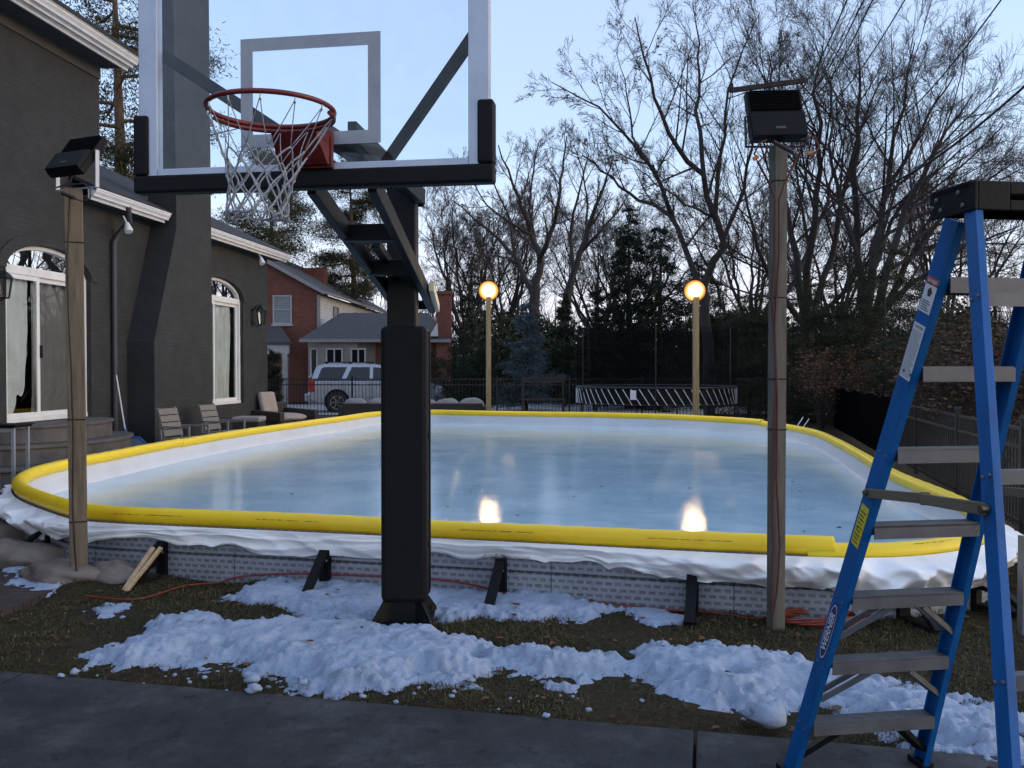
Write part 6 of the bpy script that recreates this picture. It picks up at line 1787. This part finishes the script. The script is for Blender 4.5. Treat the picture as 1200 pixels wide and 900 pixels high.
bare_tree('leaning bare tree between the blue spruce and the dark hemlocks', g, [
    (ptl(D, (656, 460), (662, 370), (668, 335)), .30, .24),
    (ptl(D, (668, 335), (680, 297), (694, 255), (708, 219), (718, 185)), .2, .03),
    (ptl(D, (672, 322), (668, 280, 1), (676, 235, 1), (690, 180, 1)), .14, .03),
    (ptl(D, (680, 297), (704, 270, -1), (724, 250, -1), (745, 215, -1)), .10, .02),
    (ptl(D, (686, 280), (690, 240, 2), (684, 200, 2), (672, 170, 2)), .08, .02),
], 33, LV_OPEN, twig_r=.007)
D = 30
g = at(1010, 440, D); g.z = -.1
bare_tree('broad bare tree with a fan of fine twigs, rising behind the stepladder', g, [
    (ptl(D, (1012, 500), (1012, 430), (1014, 400)), .34, .28),
    (ptl(D, (1014, 400), (1022, 320), (1034, 240, 1), (1050, 160, 1), (1072, 50, 1)), .2, .02),
    (ptl(D, (1014, 400), (1038, 320, -1), (1058, 250, -1), (1095, 180, -2), (1140, 110, -2)), .17, .02),
    (ptl(D, (1014, 400), (1050, 330, 1), (1090, 270, 1), (1140, 220, 1), (1190, 190, 1)), .14, .02),
    (ptl(D, (1020, 380), (1070, 330, -2), (1130, 290, -3), (1195, 265, -3)), .11, .02),
    (ptl(D, (1014, 400), (1006, 300, 2), (1000, 200, 2), (1010, 110, 2), (1005, 55, 2)), .17, .02),
    (ptl(D, (1034, 240), (1055, 200, 0), (1090, 130, 0), (1120, 85, 0)), .09, .02),
    (ptl(D, (1022, 320), (1044, 260, 3), (1080, 210, 3), (1150, 160, 3)), .10, .02),
    (ptl(D, (1006, 300), (985, 240, 0), (972, 170, -1), (975, 100, -1)), .10, .02),
], 44, LV_FINE, twig_r=.0055)
D = 34
g = at(945, 440, D); g.z = -.1
bare_tree('dense bare tree tangled with twigs straight behind the dark floodlight', g, [
    (ptl(D, (948, 490), (948, 420), (946, 380)), .32, .26),
    (ptl(D, (946, 380), (930, 300), (918, 220, 1), (905, 130, 1), (900, 60, 1)), .17, .02),
    (ptl(D, (946, 380), (950, 290, -1), (962, 200, -1), (955, 110, -2), (965, 50, -2)), .17, .02),
    (ptl(D, (946, 380), (975, 300, 1), (990, 220, 1), (1010, 140, 1), (1035, 90, 1)), .15, .02),
    (ptl(D, (946, 385), (905, 330, -1), (880, 270, -2), (865, 190, -2)), .13, .02),
    (ptl(D, (935, 320), (960, 260, 2), (985, 190, 3), (980, 110, 3)), .10, .02),
    (ptl(D, (946, 380), (990, 340, -2), (1030, 290, -3), (1060, 230, -3)), .11, .02),
], 55, LV_FINE, twig_r=.0055)
# one more, grown freely and copied with a turn for the far background
D = 60
def free_tree(label, x, y, H, seed, sp=.45):
    rng = random.Random(seed); b = Vector((x, y, -.1)); L = [([b, b + Vector((.1, 0, H * .16)), b + Vector((0, .1, H * .28))], H * .022, H * .017)]
    for k in range(8):
        a = 2 * PI * k / 8 + rng.uniform(-.3, .3); e = rng.uniform(.35, 1.0); z0 = H * (.2 + .02 * k)
        P = [Vector((x, y, z0 - .1))]; 
        for j in range(1, 5):
            t = j / 4; P.append(Vector((x + math.cos(a) * H * sp * e * t ** .8, y + math.sin(a) * H * sp * e * t ** .8, z0 - .1 + (H * rng.uniform(.94, 1.02) - z0) * t * (1.15 - .35 * e * t))))
        L.append((P, H * .011, H * .0015))
    return bare_tree(label, b, L, seed, LV_MED, twig_r=.010)
ft = free_tree('pale far bare tree over the red brick chimney of the neighbour house', at(545, 440, 58).x, 58, 12.5, 71)
for (px, D, sc, rz, lb) in ((590, 66, 1.0, 1.1, 'far bare tree seen through the twigs behind the left lit lamp'), (742, 62, .95, 2.3, 'far bare tree whose top shows between the two dark hemlocks'), (880, 56, 1.0, 3.1, 'far bare tree behind the right lit lamp and its tall neighbours'), (1110, 58, 1.05, 4.0, 'far bare tree low behind the top cap of the stepladder'), (700, 70, 1.05, 5.2, 'farthest pale bare tree left of the hemlocks'), (980, 60, 1.05, .6, 'far bare tree hidden in the tangle behind the dark floodlight')):
    c = copy_tree(ft); c['label'] = lb; c.location = (at(px, 440, D).x, D, -.1); c.rotation_euler = (0, 0, rz); c.scale = (sc, sc, sc)

# ---- evergreens
def quads_np(mb, c, d, s, w, rng):
    """leaf-sized faces: centres c, directions d, lengths s, widths w"""
    n = len(c); r = rng.normal(size=(n, 3)); r -= d * (r * d).sum(1)[:, None]; r /= np.linalg.norm(r, axis=1)[:, None] + 1e-9
    V = np.stack([c - r * w[:, None] * .5, c + d * s[:, None] * .5 - r * w[:, None], c + d * s[:, None], c + d * s[:, None] * .5 + r * w[:, None]], 1)
    b = len(mb.v); mb.v.extend(map(tuple, V.reshape(-1, 3))); mb.f.extend(map(tuple, (np.arange(n)[:, None] * 4 + np.arange(4) + b).tolist()))
def conifer(name, label, x, y, H, Rb, needle, seed, n=9000, droop=.15, gap=.25, zb=.06, size=.2, power=.9, cat='tree', group='evergreen trees', flat=.35, trunk_r=None):
    n = int(n * 2.6); rng = np.random.default_rng(seed); root = empty(name, (x, y, 0), label, cat, group)
    root_t = MB().tube([(x, y, -.1), (x + .03, y, H * .5), (x, y, H * .98)], [trunk_r or H * .018, H * .011, .012], 7)
    nb = int(60 + H * 14); hz = zb + (1 - zb) * rng.random(nb) ** 1.15; az = rng.uniform(0, 2 * PI, nb)
    ln = Rb * (1 - hz) ** power * rng.uniform(.55, 1.12, nb) + .12
    lump = .75 + .5 * vnoise(az * 1.2, hz * 7, seed)
    ln *= lump
    bi = rng.choice(nb, n, p=ln / ln.sum()); t = rng.random(n) ** .6
    er = rng.normal(size=(n, 3)) * np.array([1, 1, .6]) * (.05 + .11 * ln[bi] * (1.15 - t))[:, None]
    dirx = np.stack([np.cos(az[bi]), np.sin(az[bi]), np.zeros(n)], 1)
    c = dirx * (ln[bi] * t)[:, None]; c[:, 2] = hz[bi] * H - droop * ln[bi] * t ** 1.5 + .12 * ln[bi] * t; c += er; c[:, 0] += x; c[:, 1] += y; c[:, 2] = np.maximum(c[:, 2], .05)
    d = dirx * .9 + rng.normal(size=(n, 3)) * .45; d[:, 2] -= droop * .8; d /= np.linalg.norm(d, axis=1)[:, None]
    mb = MB(); quads_np(mb, c, d, size * .62 * rng.uniform(.5, 1.3, n), size * .62 * flat * .55 * rng.uniform(.6, 1.2, n), rng)
    # limbs
    P = []; Rr = []
    for k in range(0, nb, 2):
        dx = np.array([math.cos(az[k]), math.sin(az[k]), 0]); b0 = np.array([x, y, hz[k] * H]); P.append([b0, b0 + dx * ln[k] * .5 + [0, 0, -droop * ln[k] * .25], b0 + dx * ln[k] * .95 + [0, 0, -droop * ln[k] * .85]]); Rr.append([.02, .013, .005])
    tubes_np(root_t, P, Rr, 3); root_t.build('trunk', M['bark'], root, smooth=180, recalc=False)
    mb.build('crown', M[needle], root, recalc=False)
    return root
def pine(label, x, y, H, seed, nl=26, z0=.35, spread=.2, n_clump=90, size=.32):
    rng = np.random.default_rng(seed); rr = random.Random(seed); root = empty('pine_tree', (x, y, 0), label, 'tree', 'pine trees')
    mbt = MB(); mbt.tube([(x, y, -.1), (x + .15, y, H * .5), (x - .1, y, H * .97)], [H * .017, H * .011, .03], 8); P = []; Rr = []; mb = MB()
    for k in range(nl):
        h = z0 + (1 - z0) * (k + rr.random()) / nl; a = rr.uniform(0, 2 * PI); L = H * spread * (1.15 - .75 * (h - z0) / (1 - z0)) * rr.uniform(.5, 1.15)
        p0 = np.array([x, y, h * H]); d = np.array([math.cos(a), math.sin(a), rr.uniform(-.05, .35)]); p1 = p0 + d * L * .5 + [0, 0, -.05 * L]; p2 = p0 + d * L
        P.append([p0, p1, p2]); Rr.append([.07, .045, .015])
        for j in range(rr.randint(5, 9)):
            t = rr.uniform(.3, 1.05); c = p0 + d * L * t + np.array([rr.gauss(0, .16 * L), rr.gauss(0, .16 * L), rr.gauss(.1, .25)])
            m = int(n_clump * 2.2 * rr.uniform(.5, 1.2)); cs = c + rng.normal(size=(m, 3)) * np.array([.42, .42, .18]); dd = rng.normal(size=(m, 3)); dd[:, 2] += .4; dd /= np.linalg.norm(dd, axis=1)[:, None]
            quads_np(mb, cs, dd, size * .62 * rng.uniform(.5, 1.2, m), .015 * rng.uniform(.7, 1.6, m), rng)
            q = p0 + d * L * t * .8; P.append([q, (q + c) / 2, c]); Rr.append([.02, .014, .007])
    tubes_np(mbt, P, Rr, 4); mbt.build('trunk', M['bark_pine'], root, smooth=180, recalc=False); mb.build('crown', M['pine_needle'], root, recalc=False)
    return root
pine('tall pine rising between the grey house eave and the backboard', at(138, 400, 30).x, 30, 17.5, 3, 34, .30, .23, 110)
pine('pine with bare lower trunk behind the neighbour roof, left of the hoop arms', at(318, 400, 52).x, 52, 14.2, 7, 30, .38, .24, 110, .45)
pine('pine with bare lower trunk behind the neighbour roof, seen through the hoop arms', at(412, 400, 55).x, 55, 14.6, 17, 28, .40, .22, 110, .45)
def hgt(px, py, D): return at(px, py, D).z
def con(name, label, px, ptop, D, wpx, needle, seed, **k):
    x = at(px, 440, D).x; return conifer(name, label, x, D, hgt(px, ptop, D), wpx / F * D / 2, needle, seed, **k)
con('hemlock_tree', 'narrow dark hemlock with a drooping tip, the taller of the pair', 736, 236, 37, 105, 'spruce_needle', 1, n=12000, droop=.45, power=.75)
con('hemlock_tree', 'dark hemlock close behind the trampoline net, the shorter of the pair', 773, 262, 36, 120, 'spruce_needle', 2, n=12000, droop=.4, power=.7)
con('hemlock_tree', 'broad dark evergreen right behind the right lit lamp', 822, 300, 40, 130, 'spruce_needle', 3, n=12000, droop=.35, power=.6)
con('spruce_tree', 'small dark blue-green spruce between the pale blue spruce and the hemlocks', 697, 335, 35.5, 70, 'blue_needle' if False else 'spruce_needle', 4, n=6000)
con('spruce_tree', 'slim dark green spruce touching the pale blue spruce', 661, 345, 39, 46, 'spruce_needle', 5, n=4500)
con('blue_spruce', 'pale blue spruce beside the lit lamp post, bushy to the ground', 617, 356, 35, 84, 'blue_needle', 6, n=9000, size=.16, droop=.1, power=.8)
con('spruce_tree', 'dark old spruce behind the left lit lamp', 553, 300, 52, 90, 'spruce_needle', 8, n=8000, droop=.3)
con('spruce_tree', 'dark spruce top showing above the neighbour roof ridge', 428, 318, 64, 60, 'spruce_needle', 18, n=4000, droop=.3, size=.3)
con('evergreen_tree', 'wide shaggy evergreen behind the black screen, the one nearest the wooden post', 962, 330, 27, 120, 'yew_needle', 9, n=16000, power=.45, droop=.2, size=.12, flat=.26, zb=.02)
con('evergreen_tree', 'wide shaggy evergreen behind the ladder, the tallest of its row', 1035, 285, 26, 170, 'yew_needle', 10, n=24000, power=.45, droop=.25, size=.12, flat=.26, zb=.02)
con('evergreen_tree', 'brownish evergreen low behind the iron fence, seen between the ladder rails', 1092, 322, 23, 150, 'yew_needle', 12, n=14000, power=.4, droop=.2, size=.12, flat=.26, zb=.02)
con('evergreen_tree', 'dark evergreen filling the gap between the trampoline and the wooden post', 878, 345, 31, 110, 'yew_needle', 13, n=14000, power=.5, droop=.2, size=.12, flat=.26, zb=.02)
con('evergreen_tree', 'dark evergreen rising straight behind the floodlight post with the crosspiece', 915, 318, 31, 150, 'yew_needle', 15, n=14000, power=.45, droop=.2, size=.12, flat=.26, zb=.02)
con('evergreen_tree', 'dark evergreen between the floodlight post with the crosspiece and the ladder', 992, 300, 29, 140, 'yew_needle', 16, n=14000, power=.45, droop=.2, size=.12, flat=.26, zb=.02)
con('evergreen_tree', 'thin green-brown evergreen seen high through the ladder top', 1165, 285, 38, 150, 'yew_needle', 14, n=5000, power=.5, droop=.3, size=.12, flat=.26, zb=.3)
for k, (px, pt_, D, w_, lb) in enumerate(((536, 410, 33, 52, 'rounded dark arborvitae right of the parked SUV'), (566, 412, 33.5, 46, 'rounded dark arborvitae right behind the left lit post'), (502, 414, 36, 36, 'dark arborvitae at the foot of the brick chimney'), (319.5, 412, 41.5, 19, 'narrow clipped arborvitae by the neighbour porch door'))):
    x = at(px, 440, D).x; conifer('arborvitae', lb, x, D, hgt(px, pt_, D), w_ / F * D / 2, 'hedge_needle', 40 + k, n=5000, droop=-.5, power=.32, size=.11, zb=.0, cat='shrub', group='clipped evergreen shrubs')
# coppery shrubs beyond the right fence
def shrub(label, x, y, H, r, seed, nl, m='copper_leaf'):
    rng = random.Random(seed); nr = np.random.default_rng(seed); root = empty('leafy_shrub', (x, y, 0), label, 'shrub', 'shrubs with brown leaves')
    paths = []
    for k in range(16):
        a = rng.uniform(0, 2 * PI); e = rng.uniform(.2, 1); P = [np.array([x, y, -.05])]
        for j in range(1, 4): P.append(np.array([x + math.cos(a) * r * e * j / 3, y + math.sin(a) * r * e * j / 3, H * rng.uniform(.8, 1) * (j / 3) ** .8]))
        paths.append((np.array(P), np.linspace(.02, .006, 4)))
    mb = MB(); add_paths(mb, paths, 5); c1 = grow(paths, rng, 8, (.3, .5), (25, 60)); add_paths(mb, c1, 3); c2 = grow(c1, rng, 5, (.3, .6), (25, 60), K=3); add_paths(mb, c2, 3)
    mb.build('stem', M['twig'], root, recalc=False); lm = MB()
    for k in range(nl):
        P, _ = c2[rng.randrange(len(c2))]; p = Vector(P[rng.randrange(len(P))]); leaf(lm, p + Vector((rng.gauss(0, .05), rng.gauss(0, .05), rng.gauss(0, .05))), rng.uniform(.02, .05), rng, 1.5)
    lm.build('foliage', M[m], root, recalc=False)
shrub('coppery shrub with dry leaves behind the iron fence, right of the ladder', at(1185, 440, 12).x, 12.4, 2.15, 1.2, 1, 3800)
shrub('coppery shrub with dry leaves behind the fence, seen between the ladder rails', at(1118, 440, 15).x, 15.0, 2.0, 1.1, 2, 3000)
shrub('leafy brown shrub behind the black screen, beside the wooden post', at(942, 440, 26).x, 24.5, 1.9, 1.6, 3, 2500, 'dead_leaf')

# ---- far woods: one mass
nr = np.random.default_rng(77); wm = MB(); n = 5200
X = nr.uniform(-60, 75, n); Y = nr.uniform(68, 100, n); Hh = nr.uniform(3, 9.5, n) * (.7 + .6 * vnoise(X * .12, Y * 0, 3))
b0 = np.stack([X, Y, np.zeros(n)], 1); lean = nr.normal(size=(n, 2)) * .14
P = np.stack([b0, b0 + np.stack([lean[:, 0] * Hh * .4, lean[:, 1] * Hh * .4, Hh * .5], 1), b0 + np.stack([lean[:, 0] * Hh * 1.3, lean[:, 1] * Hh, Hh], 1)], 1)
tubes_np(wm, P, np.stack([np.full(n, .07), np.full(n, .04), np.full(n, .012)], 1), 3)
k = nr.integers(0, n, 16000); t = nr.uniform(.25, .95, 16000); q0 = b0[k] + np.stack([lean[k, 0] * Hh[k] * t, lean[k, 1] * Hh[k] * t, Hh[k] * t], 1); dd = nr.normal(size=(16000, 3)); dd[:, 2] = np.abs(dd[:, 2]) + .5; dd /= np.linalg.norm(dd, axis=1)[:, None]
L_w = nr.uniform(.5, 1.8, 16000); tubes_np(wm, np.stack([q0, q0 + dd * L_w[:, None] * .5, q0 + dd * L_w[:, None] + [0, 0, .1]], 1), np.stack([np.full(16000, .025), np.full(16000, .016), np.full(16000, .007)], 1), 3)
tag(wm.build('woods', M['twig'], recalc=False), 'distant bare brown woodland along the horizon', 'woods', kind='stuff')
um = MB(); n = 60000; X = nr.uniform(-2, 32, n); Y = nr.uniform(40.5, 50, n); top = 2.2 + 2.6 * vnoise(X * .35, Y * .2, 8) ; c = np.stack([X, Y, top * nr.random(n) ** .8], 1); d = nr.normal(size=(n, 3)); d /= np.linalg.norm(d, axis=1)[:, None]
quads_np(um, c, d, nr.uniform(.15, .4, n), nr.uniform(.05, .1, n), nr)
tag(um.build('undergrowth', M['yew_needle'], recalc=False), 'dark evergreen undergrowth behind the trampoline and fence', 'undergrowth', kind='stuff')
